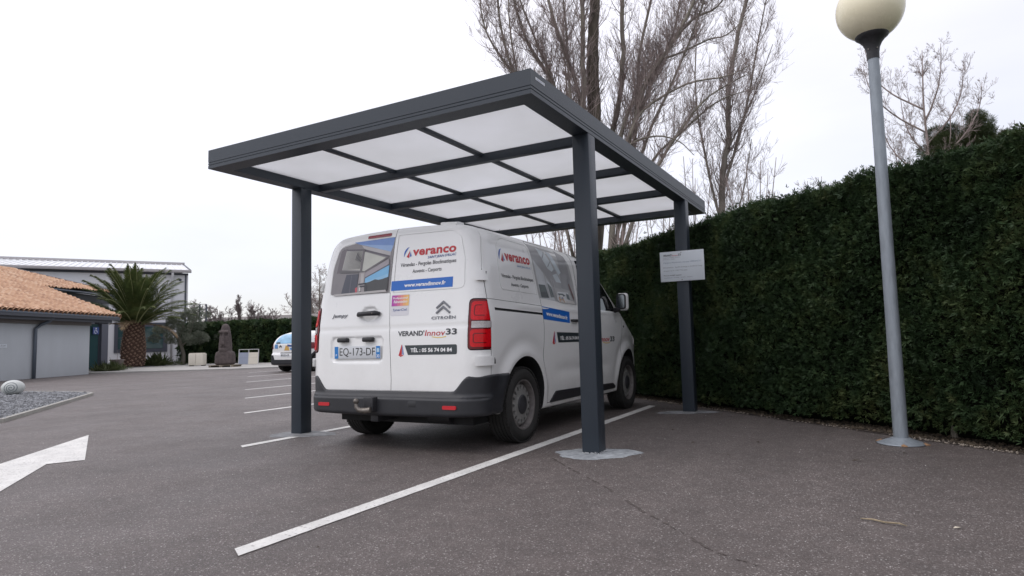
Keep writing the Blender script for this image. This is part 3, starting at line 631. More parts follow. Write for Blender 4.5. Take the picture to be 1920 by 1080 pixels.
def fvan(x, y, z):
    ax = np.sqrt(x*x+1e-6)
    w = WZ(z)+PT(y)
    for yc in (0, 2.925):       # flared arch lips
        r = np.hypot(y-yc, z-.335); w = w+.016*np.exp(-((r-.45)/.05)**2)*np.clip((z-.2)*4, 0, 1)-.010*np.exp(-((r-.56)/.06)**2)*np.clip((z-.4)*3, 0, 1)
    w = w-.012*np.exp(-((z-.60)/.07)**2)*step(np.abs(y-1.45)-.75, .4)     # scooped lower doors
    w = w+.006*np.exp(-((z-1.205)/.02)**2)*step(-y-.1+0*z, .3)
    side = ax-w
    h = HY(y)-.045*(ax/.8)**2; dh = (HY(y+.01)-HY(y-.01))/.02
    top = (z-h)/np.sqrt(1+dh*dh)
    rear = YR(z)+.012*(ax/.85)**4-y
    rear = rear+.013*step(rbox2(x, z, -.342, .858, .295, .112, .05), .022)   # number plate recess
    rear = rear+.018*step((np.hypot((x+.212)/.085, (z-1.165)/.062)-1)*.06, .03)
    rear = rear+.004*np.exp(-((z-1.035)/.02)**2)
    front = y-(YF(z)-.10*(ax/.8)**2)
    kt = .06+.11*np.clip((side-rear)/.25+.5, 0, 1); f = smax(side, rear, .20); f = smax(f, top, kt); f = smax(f, front, .16); f = smax(f, ZB(y)-z, .03)
    return f
HINGE_PINS = []
van = thing('parked_van', 'white panel van with blue and red company lettering parked under the carport, seen from behind', 'van', (-1.7566, .3475, 0), .0164)
VV, VQ = nets(fvan, (-1.02, -.92, .14), (1.02, 3.92, 2.02), .0185)
def vbase(e=0.0):
    if e: g = grad(fvan, VV); g /= np.linalg.norm(g, axis=1, keepdims=True); v = VV+g*e
    else: v = VV
    return mk('tmp', v, VQ, M['white'])
def rpoly(pts, r=.03, n=5):
    """rounded polygon; r single or per corner"""
    out = []; N_ = len(pts)
    for i in range(N_):
        p = np.array(pts[i]); a = np.array(pts[i-1]); b = np.array(pts[(i+1) % N_]); ri = r[i] if isinstance(r, (list, tuple)) else r
        if ri <= 0: out.append(tuple(p)); continue
        u = (a-p)/np.linalg.norm(a-p); v = (b-p)/np.linalg.norm(b-p); c = np.clip(u@v, -1, 1); th = math.acos(c); d = min(ri/math.tan(th/2), .45*np.linalg.norm(a-p), .45*np.linalg.norm(b-p))
        A_, B_ = p+u*d, p+v*d
        for k in range(n+1): t = k/n; out.append(tuple((1-t)**2*A_+2*t*(1-t)*p+t*t*B_))
    return out
def prism_y(pts, y0, y1):   # outline in (x,z)
    mb = MB(); mb.prism(pts, 0, 1); mb.v = [(x, y0 if h < .5 else y1, z) for x, z, h in mb.v]; return fixed(mb)
def prism_x(pts, x0, x1):   # outline in (y,z)
    mb = MB(); mb.prism(pts, 0, 1); mb.v = [(x0 if h < .5 else x1, y, z) for y, z, h in mb.v]; return fixed(mb)
def fixed(mb):
    o = mk('tmp', mb.v, mb.f, M['white']); bm = bmesh.new(); bm.from_mesh(o.data); bmesh.ops.recalc_face_normals(bm, faces=bm.faces); bm.to_mesh(o.data); bm.free(); return o
def ring(outer, w):
    """closed ring cutter made from outline and the same outline shrunk by w (2-D)"""
    P = np.array(outer); c = P.mean(0); n = len(P); q = []
    for i in range(n):
        t = P[(i+1) % n]-P[i-1]; t /= np.linalg.norm(t)+1e-9; nn = np.array([-t[1], t[0]]); nn = nn if nn@(c-P[i]) > 0 else -nn; q.append(P[i]+nn*w)
    return P, np.array(q)
def ring_cut(outer, w, a0, a1, axis):
    P, Q = ring(outer, w); n = len(P); v = []
    for d in (a0, a1):
        for L in (P, Q):
            for p in L: v.append((d, p[0], p[1]) if axis == 'x' else (p[0], d, p[1]))
    f = []
    for i in range(n):
        j = (i+1) % n; f += [(i, j, n+j, n+i), (2*n+i, 3*n+i, 3*n+j, 2*n+j), (i, 2*n+i, 2*n+j, j), (n+i, n+j, 3*n+j, 3*n+i)]
    mb = MB(); mb.v = v; mb.f = f; return fixed(mb)
def chain(src, ops):
    """ops: list of (op, cutter); consumes src and cutters"""
    for op, c in ops:
        me = boolean(src, c, op); old = src.data; src.data = me; bpy.data.meshes.remove(old); drop(c)
    return src
def finish(o, name, parent, mats, f=None, off=0., tol=.003, label=None):
    f = f or fvan; me = o.data; me.materials.clear()
    for m in mats: me.materials.append(m)
    cen, on, pid, vv = fix_normals(me, f, tol, off)
    if len(mats) > 1:
        V_ = np.empty(len(me.vertices)*3); me.vertices.foreach_get('co', V_); fv = f(*V_.reshape(-1, 3).T)-off
        mn = np.zeros(len(me.polygons)); np.minimum.at(mn, pid, fv[vv])
        me.polygons.foreach_set('material_index', (mn < -.012).astype(np.int32))
    else: me.polygons.foreach_set('material_index', np.zeros(len(me.polygons), np.int32))
    o.name = name; me.name = name; o.parent = parent
    if label: o['label'] = label
    return o
G = .0028
REAR_SIDE = [(-1.2, .505), (-.600, .505), (-.600, 1.50), (-.560, 1.70), (-.500, 1.885), (-.47, 2.2), (-1.2, 2.2)]
def shrink(p, g): P, Q = ring(p, g); return [tuple(q) for q in Q]
def split(z): return .055 if z < .6 else (.055-.055*(z-.6)/.75 if z < 1.35 else 0)
spl = [(split(z), z) for z in (.2, .6, .85, 1.1, 1.35, 2.3)]
def lampnotch(s, g=0): return rpoly([(s*(.812-g), .838-g), (s*1.3, .838-g), (s*1.3, 1.248+g), (s*(.812-g), 1.248+g)], [.035, 0, 0, .04])
body = vbase()
def arch(s, yc): 
    mb = MB(); n = 48; mb.prism([(yc+.408*math.cos(2*PI*i/n), .345+.418*math.sin(2*PI*i/n)) for i in range(n)], 0, 1); mb.v = [((s*.62 if h < .5 else s*1.2), y, z) for y, z, h in mb.v]; return fixed(mb)
SD = rpoly([(.302, 1.855), (.352, 1.52), (.378, 1.285), (.388, 1.02), (.380, .80), (.405, .60), (.470, .40), (.492, .298), (1.325, .298), (1.335, 1.20), (1.33, 1.60), (1.315, 1.855)], [.03, .2, .2, .2, .1, .1, .08, .02, .03, .2, .2, .03], 4)
FD = rpoly([(1.345, .298), (2.44, .298), (2.52, .40), (2.60, .66), (2.672, .95), (2.685, 1.20), (2.49, 1.32), (2.09, 1.66), (1.86, 1.80), (1.335, 1.845), (1.345, 1.5)], [.03, .04, .1, .2, .1, .04, .05, .1, .1, .03, .2], 4)
WN = rpoly([(1.415, 1.245), (2.50, 1.225), (2.42, 1.335), (2.06, 1.635), (1.84, 1.755), (1.43, 1.775)], [.03, .03, .05, .1, .08, .04], 5)
PR = rpoly([(-.372, 1.335), (.33, 1.325), (.275, 1.80), (-.20, 1.815), (-.345, 1.755)], [.06, .01, .01, .10, .10], 6)
PRR = rpoly([(.035, 1.335), (.768, 1.335), (.752, 1.60), (.70, 1.79), (.60, 1.848), (.030, 1.858)], [.012, .06, .2, .08, .06, .012], 6)
WSH = rpoly([(-.74, 1.20), (.74, 1.20), (.69, 1.74), (-.69, 1.74)], .07, 5)
ops = [('DIFFERENCE', arch(s, yc)) for s in (1, -1) for yc in (0, 2.925)]
# rear door opening = slab, less the lamp corners
slab = prism_x(REAR_SIDE, -1.2, 1.2); slab = chain(slab, [('DIFFERENCE', prism_y(lampnotch(1), -1.3, -.3)), ('DIFFERENCE', prism_y(lampnotch(-1), -1.3, -.3))])
ops.append(('DIFFERENCE', slab))
for s in (1, -1): ops += [('DIFFERENCE', prism_x(SD, s*.70, s*1.2)), ('DIFFERENCE', prism_x(FD, s*.70, s*1.2)), ('DIFFERENCE', ring_cut(PR, .007, s*.6, s*1.2, 'x')) if 0 else ('DIFFERENCE', prism_x([(-.520, 1.158), (.38, 1.137), (.38, 1.158), (-.520, 1.180)], s*.915, s*1.2))]
ops.append(('DIFFERENCE', prism_y(WSH, 1.6, 3.6)))
ops.append(('DIFFERENCE', prism_y([(-2, .2), (-.3+1.115, .2), (.815, .2), (2, .2), (2, .3), (-2, .3)], -3, -2.9)) if 0 else ('DIFFERENCE', prism_y(lampnotch(1), -1.3, -.615)))
ops.append(('DIFFERENCE', prism_y(lampnotch(-1), -1.3, -.615)))
body = chain(body, ops)
# shallow press lines of the blind rear quarter panels
def press(o, outer, w, axis, s=1, depth=.005):
    P, Q = ring(outer, w); n = len(P)
    if axis == 'x':
        yy = np.concatenate([P[:, 0], Q[:, 0]]); z_ = np.concatenate([P[:, 1], Q[:, 1]]); xx = solve(lambda t: fvan(s*t, yy, z_), 1.2, .5, len(yy))*s
        inner = np.stack([xx-s*depth, yy, z_], 1); outerv = np.stack([xx+s*.02, yy, z_], 1)
    else:
        xx = np.concatenate([P[:, 0], Q[:, 0]]); z_ = np.concatenate([P[:, 1], Q[:, 1]]); yy = solve(lambda t: fvan(xx, t, z_), -1.1, -.3, len(xx))
        inner = np.stack([xx, yy+depth, z_], 1); outerv = np.stack([xx, yy-.02, z_], 1)
    mb = MB(); mb.v = [tuple(v) for v in np.concatenate([inner, outerv])]; f = []
    for i in range(n):
        j = (i+1) % n; f += [(i, j, n+j, n+i), (2*n+i, 3*n+i, 3*n+j, 2*n+j), (i, 2*n+i, 2*n+j, j), (n+i, n+j, 3*n+j, 3*n+i)]
    mb.f = f; return chain(o, [('DIFFERENCE', fixed(mb))])
def solve(fn, a, b, n):
    """first crossing going from outside value a to inside value b"""
    lo = np.full(n, float(a)); hi = np.full(n, float(b)); ts = np.linspace(a, b, 60); prev = lo.copy(); done = np.zeros(n, bool)
    for t in ts[1:]:
        v = fn(np.full(n, t)); hit = (v < 0) & ~done; lo[hit] = prev[hit]; hi[hit] = t; done |= hit; prev[:] = t
    for _ in range(24):
        m = (lo+hi)/2; v = fn(m); ins = v < 0; hi = np.where(ins, m, hi); lo = np.where(ins, lo, m)
    return (lo+hi)/2
def rear_y(x, z): return solve(lambda t: fvan(x, t, z), -1.1, -.3, len(x))
def side_x(y, z, s=1): return s*solve(lambda t: fvan(s*t, y, z), 1.2, .5, len(y))
for s in (1, -1):
    body = press(body, PR, .008, 'x', s)
    body = chain(body, [('DIFFERENCE', prism_x([(-.61, 1.250), (.40, 1.222), (.40, 1.226), (-.61, 1.254)], s*.895, s*1.2))])
body = finish(body, 'body', van, [M['white'], M['gap']])
# rear doors
def rear_door(s):
    o = vbase(); sp = [(x+s*G*.8, z) for x, z in spl]
    half = prism_y([(sp[i][0], sp[i][1]) for i in range(len(sp))]+[(s*1.3, 2.3), (s*1.3, .2)], -1.3, -.2)
    ops = [('INTERSECT', prism_x(shrink(REAR_SIDE, 2*G), -1.2, 1.2)), ('INTERSECT', half), ('DIFFERENCE', prism_y(lampnotch(s, 2*G), -1.3, -.3))]
    return chain(o, ops)
doorR = press(rear_door(1), PRR, .008, 'y'); doorR = finish(doorR, 'rear_door', van, [M['white'], M['gap']])
WL = rpoly([(-.002, 1.338), (-.002, 1.848), (-.40, 1.842), (-.645, 1.808), (-.70, 1.60), (-.705, 1.352)], [.006, .006, .1, .10, .2, .03], 6)
doorL = press(rear_door(-1), WL, .007, 'y', depth=.006); doorL = finish(doorL, 'rear_door', van, [M['white'], M['gap']])
# side doors, cab glass, windscreen
DOORS = {}
for s in (1, -1):
    for nm, P in (('sliding_door', SD), ('front_door', FD)):
        o = chain(vbase(), [('INTERSECT', prism_x(shrink(P, 2*G), s*.72, s*1.2))])
        if nm == 'front_door': o = chain(o, [('DIFFERENCE', prism_x(WN, s*.60, s*1.2))])
        DOORS[nm, s] = finish(o, nm, van, [M['white'], M['gap']])
    o = chain(vbase(-.006), [('INTERSECT', prism_x(shrink(WN, .002), s*.6, s*1.2))]); finish(o, 'door_glass', DOORS['front_door', s], [M['glass']], off=-.006)
o = chain(vbase(-.004), [('INTERSECT', prism_y(shrink(WSH, .002), 1.62, 3.6))]); finish(o, 'windscreen', van, [M['glass']], off=-.004)
def piece(name, m, e, ops, parent=van, label=None): return finish(chain(vbase(e), ops), name, parent, [m], off=e, label=label)
I_ = 'INTERSECT'; D_ = 'DIFFERENCE'
# rear lamps, hinges, rails, cladding
for s in (1, -1):
    L = piece('tail_light', M['darkred'], .008, [(I_, prism_y(shrink(lampnotch(s), .003), -1.3, -.612)), (I_, prism_x([(-1.2, .2), (-.605, .2), (-.605, 2), (-1.2, 2)], -1.2, 1.2))])
    for (z0, z1) in ((1.075, 1.228), (.858, 1.000)):
        piece('red_lens', M['red'], .013, [(I_, prism_y(rpoly([(s*.832, z0), (s*1.2, z0), (s*1.2, z1), (s*.832, z1)], [.03, 0, 0, .03]), -1.3, -.622))], L)
    piece('reversing_lens', M['clearlens'], .013, [(I_, prism_y(rpoly([(s*.840, 1.012), (s*.945, 1.012), (s*.945, 1.066), (s*.840, 1.066)], .008), -1.3, -.60))], L)
    for (z0, z1) in ((1.11, 1.20), (.89, .97)):
        piece('lens_ring', M['darkred'], .015, [(I_, ring_cut(rpoly([(s*.855, z0), (s*.955, z0), (s*.955, z1), (s*.855, z1)], .02), .006, -1.3, -.67, 'y'))], L)
    for (z0, z1, x0) in ((1.402, 1.488, .848), (.708, .782, .875)):
        h = piece('door_hinge', M['white'], .028, [(I_, prism_y(rpoly([(s*x0, z0), (s*1.2, z0), (s*1.2, z1), (s*x0, z1)], .01), -1.3, -.585))])
        hx = abs(side_x(np.array([-.60]), np.array([(z0+z1)/2]), s)[0]); MB().box(s*(hx+.006), s*(hx+.0295), -.600, -.582, z0+.012, z1-.012).build('hinge_pin', M['black'], h)
    piece('slide_rail', M['black'], -.012, [(I_, prism_x([(-.518, 1.160), (.375, 1.139), (.375, 1.156), (-.518, 1.178)], s*.6, s*1.2))])
    CL = rpoly([(.545, .300), (.675, .402), (1.325, .392), (1.318, .300)], [.01, .05, .01, .01]); CL2 = rpoly([(1.36, .300), (1.36, .392), (2.335, .365), (2.41, .33), (2.425, .300)], [.01, .01, .05, .03, .01])
    piece('lower_cladding', M['black'], .013, [(I_, prism_x(CL, s*.8, s*1.2))], DOORS['sliding_door', s]); piece('lower_cladding', M['black'], .013, [(I_, prism_x(CL2, s*.8, s*1.2))], DOORS['front_door', s])
    piece('headlight', M['clearlens'], .008, [(I_, prism_x(rpoly([(3.28, .80), (3.95, .72), (3.95, .86), (3.42, .98)], .04), s*.45, s*1.2))])
    piece('side_repeater', M['black'], .006, [(I_, prism_x(rpoly([(2.72, 1.035), (2.745, 1.035), (2.745, 1.058), (2.72, 1.058)], .01), s*.7, s*1.2))])
    # handles
    for dn, yy, zz_ in (('sliding_door', 1.13, 1.095), ('front_door', 1.52, 1.09)):
        h = MB(); xs_ = side_x(np.array([yy-.08, yy, yy+.08]), np.array([zz_]*3), s); 
        h.tube([(xs_[0]-s*.005, yy-.09, zz_), (xs_[0]+s*.022, yy-.065, zz_), (xs_[1]+s*.030, yy, zz_+.002), (xs_[2]+s*.022, yy+.065, zz_), (xs_[2]-s*.005, yy+.09, zz_)], [.012, .015, .014, .015, .012], 10).build('door_handle', M['black'], DOORS[dn, s], smooth=True)
# rear bumper
def fbump(x, y, z):
    b = fvan(x, y, np.maximum(z, .36))
    ax = np.abs(x); bulge = .014+.028*step(z-.462, .05)*step(y+.60, .3)
    cap = np.where(ax > .70, .636-np.clip((.80-ax)/.10, 0, 1)*.13, .506)
    cap = .506+.130*step(.745-ax, .16)
    f = smax(b-bulge, (ax-y)*.7071-1.178, .10); f = smax(f, z-cap, .03); f = smax(f, .305+.03*step(.55-ax, .3)*0-.012*np.cos(x*1.6)-z, .035); f = smax(f, y+.33, .01)
    f = smax(f, -(np.hypot(y, z-.345)-.405), .008)
    f = smax(f, -(b+.03), .004) if 0 else f
    f = f+.006*np.exp(-((z-.447)/.008)**2)*step(y+.66, .1)
    return f
Vb, Qb = nets(fbump, (-1.06, -.98, .26), (1.06, -.28, .68), .0135)
o = mk('tmp', Vb, Qb, M['bumper']); bumper = finish(o, 'rear_bumper', van, [M['bumper']], f=fbump, tol=.03)
for s in (1, -1):
    mb = MB(); pts = rpoly([(s*.605, .366), (s*.735, .366), (s*.735, .396), (s*.605, .396)], .012)
    ys_ = solve(lambda t: fbump(np.array([s*.67]), t, np.array([.381])), -1.1, -.3, 1)[0]
    mb.prism(pts, 0, 1); mb.v = [(x, ys_-.006 if h < .5 else ys_+.02, z) for x, z, h in mb.v]; q = fixed(mb); q.name = 'reflector'; q.data.materials[0] = mat('reflector_red', (.55, .02, .03), .3); q.parent = bumper
mb = MB(); yb = solve(lambda t: fbump(np.array([.30]), t, np.array([.40])), -1.1, -.3, 1)[0]
q = MB().box(.26, .345, yb-.0015, yb+.01, .375, .425).build('tow_eye_cover', mat('bumper_cover', (.026, .027, .03), .55), bumper, bevel=.006)
# tow bar
tow = MB().box(-.17, -.065, -.885, -.78, .33, .455).build('tow_bar', M['black'], van, bevel=.008)
MB().box(-.16, -.08, -.80, -.3, .24, .33).build('tow_bracket', M['black'], tow, bevel=.006)
t_ = MB(); t_.tube([(-.075, -.90, .352), (-.13, -.915, .345), (-.175, -.935, .352), (-.195, -.94, .378), (-.197, -.94, .405)], [.024, .024, .021, .017, .014], 14)
t_.build('tow_neck', M['steel'], tow, smooth=True, sharp=60)
b_ = MB().lathe([(.024*math.sin(t), .424-.024*math.cos(t)) for t in np.linspace(.1, PI-.01, 12)], 16, lambda p: p+Vector((-.197, -.94, 0))).build('tow_ball', M['steel'], tow, smooth=True)
# underside
MB().box(-.72, .72, -.55, 3.4, .21, .34).build('underbody', M['gap'], van)
MB().tube([(.30, -.55, .28), (.52, -.55, .28)], .065, 16).build('silencer', M['black'], van, smooth=True, sharp=50)
MB().tube([(-.8, 0, .32), (.8, 0, .32)], .045, 12).build('rear_axle', M['black'], van)
MB().lathe([(0, .245), (.22, .245), (.30, .26), (.30, .33), (0, .33)], 32, lambda p: p+Vector((-.05, -.28, 0))).build('spare_wheel', M['rubber'], van)
# wheels
def wheel(name, x, y, s, parent, R=.335, W=.205, rim=.215, steel=True):
    w = thing(name, None, None)
    w.parent = parent; w.location = (x, y, R)
    h = W/2; out_ = h*s
    ax = lambda p: Vector((p.z*s, p.x, p.y))
    prof = [(rim-.005, -h+.01), (R-.07, -h), (R-.03, -h+.008), (R-.010, -h+.028)]
    for k in range(-2, 3):   # tread blocks with grooves
        c = k*.034; prof += [(R, c-.012), (R, c+.012), (R-.008, c+.014), (R-.008, c+.020)] if k < 2 else [(R, c-.012), (R, c+.010)]
    prof += [(R-.010, h-.026), (R-.032, h-.008), (R-.05, h-.001), (R-.055, h+.001), (R-.085, h-.001), (rim+.012, h-.008), (rim, h-.022), (rim-.01, h-.03)]
    t = MB().lathe(prof, 72, ax).build('tyre', M['rubber'], w, smooth=True, sharp=40)
    # tread blocks across the shoulder
    mb = MB()
    for i in range(64):
        a = 2*PI*i/64
        for zc in (-.082, .082):
            R_ = Matrix.Rotation(a, 4, 'Z'); P = [(R-.014, -.011), (R-.0035, -.011), (R-.0035, .011), (R-.014, .011)]
            i0 = len(mb.v)
            for zz2 in (zc-.013, zc+.013):
                for (a1, b1) in P: mb.v.append(tuple(ax(R_ @ Vector((a1, b1, zz2)))))
            mb.f += [tuple(i0+k for k in q) for q in ((0, 1, 2, 3), (7, 6, 5, 4), (0, 4, 5, 1), (1, 5, 6, 2), (2, 6, 7, 3), (3, 7, 4, 0))]
    mb.build('tread', M['rubber'], w, kind='stuff')
    d = MB().lathe([(rim, h-.018), (rim+.006, h-.010), (rim-.006, h-.012), (rim-.012, h-.035), (rim-.018, h-.075), (rim-.03, h-.082)], 64, ax).build('rim', M['rim_lip'], w, smooth=True, sharp=45)
    disc = MB().lathe([(0, h-.026), (.088, h-.026), (.098, h-.032), (.125, h-.034), (.168, h-.040), (.184, h-.056), (.192, h-.075), (.192, h-.085), (0, h-.085)], 96, lambda p: p)
    o = disc.build('tmp', M['steel_wheel']); bm = bmesh.new(); bm.from_mesh(o.data); bmesh.ops.remove_doubles(bm, verts=bm.verts, dist=1e-5); bmesh.ops.recalc_face_normals(bm, faces=bm.faces); bm.to_mesh(o.data); bm.free()
    if steel:
        cm = MB()
        for i in range(16):
            a = 2*PI*i/16; n = 12; pts = [(.149*math.cos(a)+(.0205*math.cos(2*PI*k/n))*math.cos(a)-.0155*math.sin(2*PI*k/n)*math.sin(a), .149*math.sin(a)+(.0205*math.cos(2*PI*k/n))*math.sin(a)+.0155*math.sin(2*PI*k/n)*math.cos(a)) for k in range(n)]
            cm.prism(pts, h-.14, h+.02)
        o = chain(o, [(D_, fixed(cm))])
    me = o.data; me.transform(Matrix(((0, 0, s, 0), (1, 0, 0, 0), (0, 1, 0, 0), (0, 0, 0, 1))))
    if s < 0: me.flip_normals()
    me.materials.clear(); me.materials.append(M['steel_wheel']); me.polygons.foreach_set('use_smooth', np.ones(len(me.polygons), bool)); me.set_sharp_from_angle(angle=math.radians(35)); o.name = me.name = 'wheel_disc'; o.parent = w
    MB().lathe([(0, h-.012), (.04, h-.012), (.07, h-.016), (.084, h-.022), (.092, h-.035)], 40, ax).build('hub_cap', M['hubcap'], w, smooth=True)
    MB().lathe([(.19, h-.10), (0, h-.10)], 32, ax).build('brake_drum', M['gap'], w)
    return w
for y in (0, 2.925):
    for s in (1, -1): wheel('wheel', s*.8175, y, s, van)
# mirror on each cab door
for s in (1, -1):
    q = .0; mb = MB(); md = lambda a, b, c: (s*a, b, c)
    def fm(x, y, z): return smax(smax(np.abs(x)/.072-1, np.abs(z)/.108-1, .45)*.1, (np.abs(y-.03)-.055), .07)
    Vm, Qm = nets(fm, (-.14, -.10, -.19), (.14, .14, .19), .012)
    c = np.array([s*1.03, 2.44, 1.345]); Vm = Vm+c; o = mk('mirror_housing', Vm, Qm if s else Qm, M['white'], DOORS['front_door', s], smooth=True)
    ol = rpoly([(-.064, -.094), (.054, -.094), (.056, .094), (-.056, .094)], .04)
    mb = MB(); mb.prism(ol, 0, 1); mb.v = [(c[0]+s*x, c[1]-.034-(.016 if h < .5 else -.02), c[2]+z) for x, z, h in mb.v]; f1 = fixed(mb); f1.name = 'mirror_surround'; f1.data.materials[0] = M['black']; f1.parent = o
    ol2 = rpoly([(-.049, -.082), (.044, -.082), (.048, .082), (-.042, .082)], .032)
    mb = MB(); mb.prism(ol2, 0, 1); mb.v = [(c[0]+s*x, c[1]-.034-(.0185 if h < .5 else .005), c[2]+z) for x, z, h in mb.v]; f2 = fixed(mb); f2.name = 'mirror_glass'; f2.data.materials[0] = M['mirror']; f2.parent = o
    MB().tube([(s*.90, 2.46, 1.24), (s*.96, 2.46, 1.25), (s*1.02, 2.46, 1.28)], [.035, .03, .03], 10).build('mirror_arm', M['black'], o, smooth=True)
# stop lamp, handle, plate lamps, roof pod, aerial
piece('stop_light', mat('stop_lamp_red', (.22, .008, .02), .2, coat=.5), .006, [(I_, prism_y(rpoly([(-.322, 1.858), (-.055, 1.860), (-.050, 1.888), (-.320, 1.884)], .010), -1.3, -.3))], doorL)
h = MB().tube([(-.335, -.752, 1.158), (-.30, -.782, 1.166), (-.21, -.790, 1.168), (-.12, -.782, 1.170), (-.088, -.752, 1.164)], [.015, .021, .020, .023, .016], 14).build('door_handle', M['black'], doorL, smooth=True)
MB().lathe([(0, .003), (.006, .002), (.007, -.001)], 10, lambda p: Vector((-.135+p.x, -.797-p.z*1.0-.006, 1.170+p.y))).build('lock', M['steel'], h)
for x in (-.49, -.20):
    MB().box(x-.058, x+.058, -.800, -.755, .922, .962).build('plate_lamp', M['black'], doorL, bevel=.012)
piece('roof_pod', M['white'], .022, [(I_, prism_y([(.46, 1.7), (.62, 1.7), (.62, 2.1), (.46, 2.1)], -.60, -.48))])
MB().tube([(.0, 1.5, 1.91), (.0, 1.42, 2.02), (0, 1.25, 2.18)], [.006, .003, .0015], 6).build('aerial', M['black'], van)

# ---- print on the van
def on_rear(P, e): x, z = P[:, 0], P[:, 1]; return np.stack([x, rear_y(x, z)-e, z], 1)
def on_side(P, e): y, z = P[:, 0], P[:, 1]; return np.stack([side_x(y, z)+e, y, z], 1)
def text_on(t, box, place, m, parent, bold=0, shear=0, e=.0022, name='lettering', slope=0, spacing=1.0):
    """box = (a0, a1, z0, z1)"""
    V, F = text2d(t, bold, shear, spacing); P = np.stack([box[0]+(box[1]-box[0])*V[:, 0], box[2]+(box[3]-box[2])*V[:, 1]+slope*(V[:, 0]-.5)], 1)
    return mk(name, place(P, e), F, m, parent)
def poly_on(pts, place, m, parent, e=.0014, name='vinyl', step_=.06):
    """polygon print, cut into strips so it follows the panel"""
    bm = bmesh.new(); vs = [bm.verts.new((x, z, 0)) for x, z in pts]; bm.faces.new(vs); P = np.array(pts)
    for ax in (0, 1):
        for c in np.arange(P[:, ax].min()+step_, P[:, ax].max(), step_):
            no = (1, 0, 0) if ax == 0 else (0, 1, 0); co = (c, 0, 0) if ax == 0 else (0, c, 0)
            bmesh.ops.bisect_plane(bm, geom=bm.verts[:]+bm.edges[:]+bm.faces[:], plane_co=co, plane_no=no)
    bm.verts.ensure_lookup_table(); V = np.array([v.co[:2] for v in bm.verts]); bm.verts.index_update(); F = [tuple(v.index for v in f.verts) for f in bm.faces]; bm.free()
    o = mk(name, place(V, e), F, m, parent, smooth=True); return o
def orient(o, axis, sgn):
    me = o.data; n = np.zeros(3)
    for p in me.polygons: n += np.array(p.normal)*p.area
    if n[axis]*sgn < 0: me.flip_normals()
def strokes(pts, w):
    """polyline -> quads outline list of (2d) quads"""
    out = []
    for a, b in zip(pts[:-1], pts[1:]):
        a, b = np.array(a), np.array(b); d = b-a; d = d/np.linalg.norm(d); n = np.array([-d[1], d[0]])*w/2; out.append([tuple(a-n), tuple(b-n), tuple(b+n), tuple(a+n)])
    return out
def multi_on(polys, place, m, parent, e=.002, name='emblem'):
    V = []; F = []
    for p in polys: i = len(V); V += list(p); F.append(tuple(range(i, i+len(p))))
    return mk(name, place(np.array(V, float), e), F, m, parent)
def company_logo(x0, x1, zb, zt, place, parent):
    """round arc with a red sail, then the red word"""
    H = zt-zb; cx, cz = x0+.075*(x1-x0)/.55, zb+H*.35; r = H*.85
    arc = [(cx-r*.95*math.cos(a), cz+r*1.0*math.sin(a)) for a in np.linspace(-.45, 1.45, 14)]
    n = len(arc); polys = []
    for i in range(n-1):
        w0, w1 = .16*r*math.sin(PI*(i+.4)/n), .16*r*math.sin(PI*(i+1.4)/n); a, b = np.array(arc[i]), np.array(arc[i+1]); c = np.array([cx, cz])
        polys.append([tuple(a), tuple(b), tuple(b+(c-b)/np.linalg.norm(c-b)*w1*2), tuple(a+(c-a)/np.linalg.norm(c-a)*w0*2)])
    multi_on(polys, place, M['txt_blue'], parent, name='logo_arc')
    multi_on([[(cx-r*.45, zb-H*.05), (cx+r*.05, zb-H*.22), (cx+r*.10, zb+H*.80)]], place, M['txt_red'], parent, name='logo_sail')
    multi_on([[(cx+r*.14, zb-H*.05), (cx+r*.48, zb+H*.0), (cx+r*.20, zb+H*.60)]], place, M['txt_blue'], parent, name='logo_sail')
    text_on('veranco', (x0+.20*(x1-x0), x1, zb, zb+H*.80), place, M['txt_red'], parent, bold=.035, spacing=1.05)
def tri_logo(x, z, s, place, parent):
    multi_on([[(x, z), (x+.38*s, z+.02*s), (x+.40*s, z+1.0*s), (x+.33*s, z+1.0*s)], [(x, z), (x+.28*s, z-.18*s), (x+.58*s, z+.02*s), (x+.38*s, z+.02*s)]][:1]+[[(x-.02*s, z-.02*s), (x+.24*s, z-.16*s), (x+.56*s, z-.04*s), (x+.50*s, z+.03*s), (x+.26*s, z-.02*s), (x, z+.06*s)]], place, M['txt_red'], parent, name='logo_sail')
    multi_on([[(x+.46*s, z+.10*s), (x+.62*s, z+.02*s), (x+.45*s, z+.92*s), (x+.43*s, z+.92*s)]], place, M['txt_blue'], parent, name='logo_sail')
# right rear door
company_logo(.098, .658, 1.652, 1.722, on_rear, doorR)
text_on("SAINT JEAN D'ILLAC", (.375, .664, 1.613, 1.642), on_rear, M['txt_navy'], doorR, .022, .25, slope=.006)
text_on('Vérandas - Pergolas Bioclimatiques', (.092, .668, 1.553, 1.597), on_rear, M['txt_black'], doorR, .012)
text_on('Auvents - Carports', (.228, .528, 1.492, 1.534), on_rear, M['txt_black'], doorR, .012)
poly_on([(.010, 1.357), (.648, 1.357), (.648, 1.443), (.008, 1.443)], on_rear, M['band_blue'], doorR)
text_on('www.verandinnov.fr', (.152, .578, 1.382, 1.416), on_rear, M['txt_white'], doorR, .03, e=.0034)
text_on("VERAND'", (.118, .392, .962, 1.006), on_rear, M['txt_black'], doorR, .03)
text_on('Innov', (.398, .600, .958, 1.006), on_rear, M['txt_red'], doorR, .005, .15)
text_on('33', (.606, .712, .963, 1.014), on_rear, M['txt_black'], doorR, .03)
multi_on(strokes([(.47, .950), (.52, .943), (.57, .943), (.61, .950)], .006), on_rear, M['txt_yellow'], doorR, name='swoosh')
poly_on(rpoly([(.228, .803), (.714, .803), (.714, .884), (.192, .884)], [.002, .018, .018, .002]), on_rear, M['band_dark'], doorR)
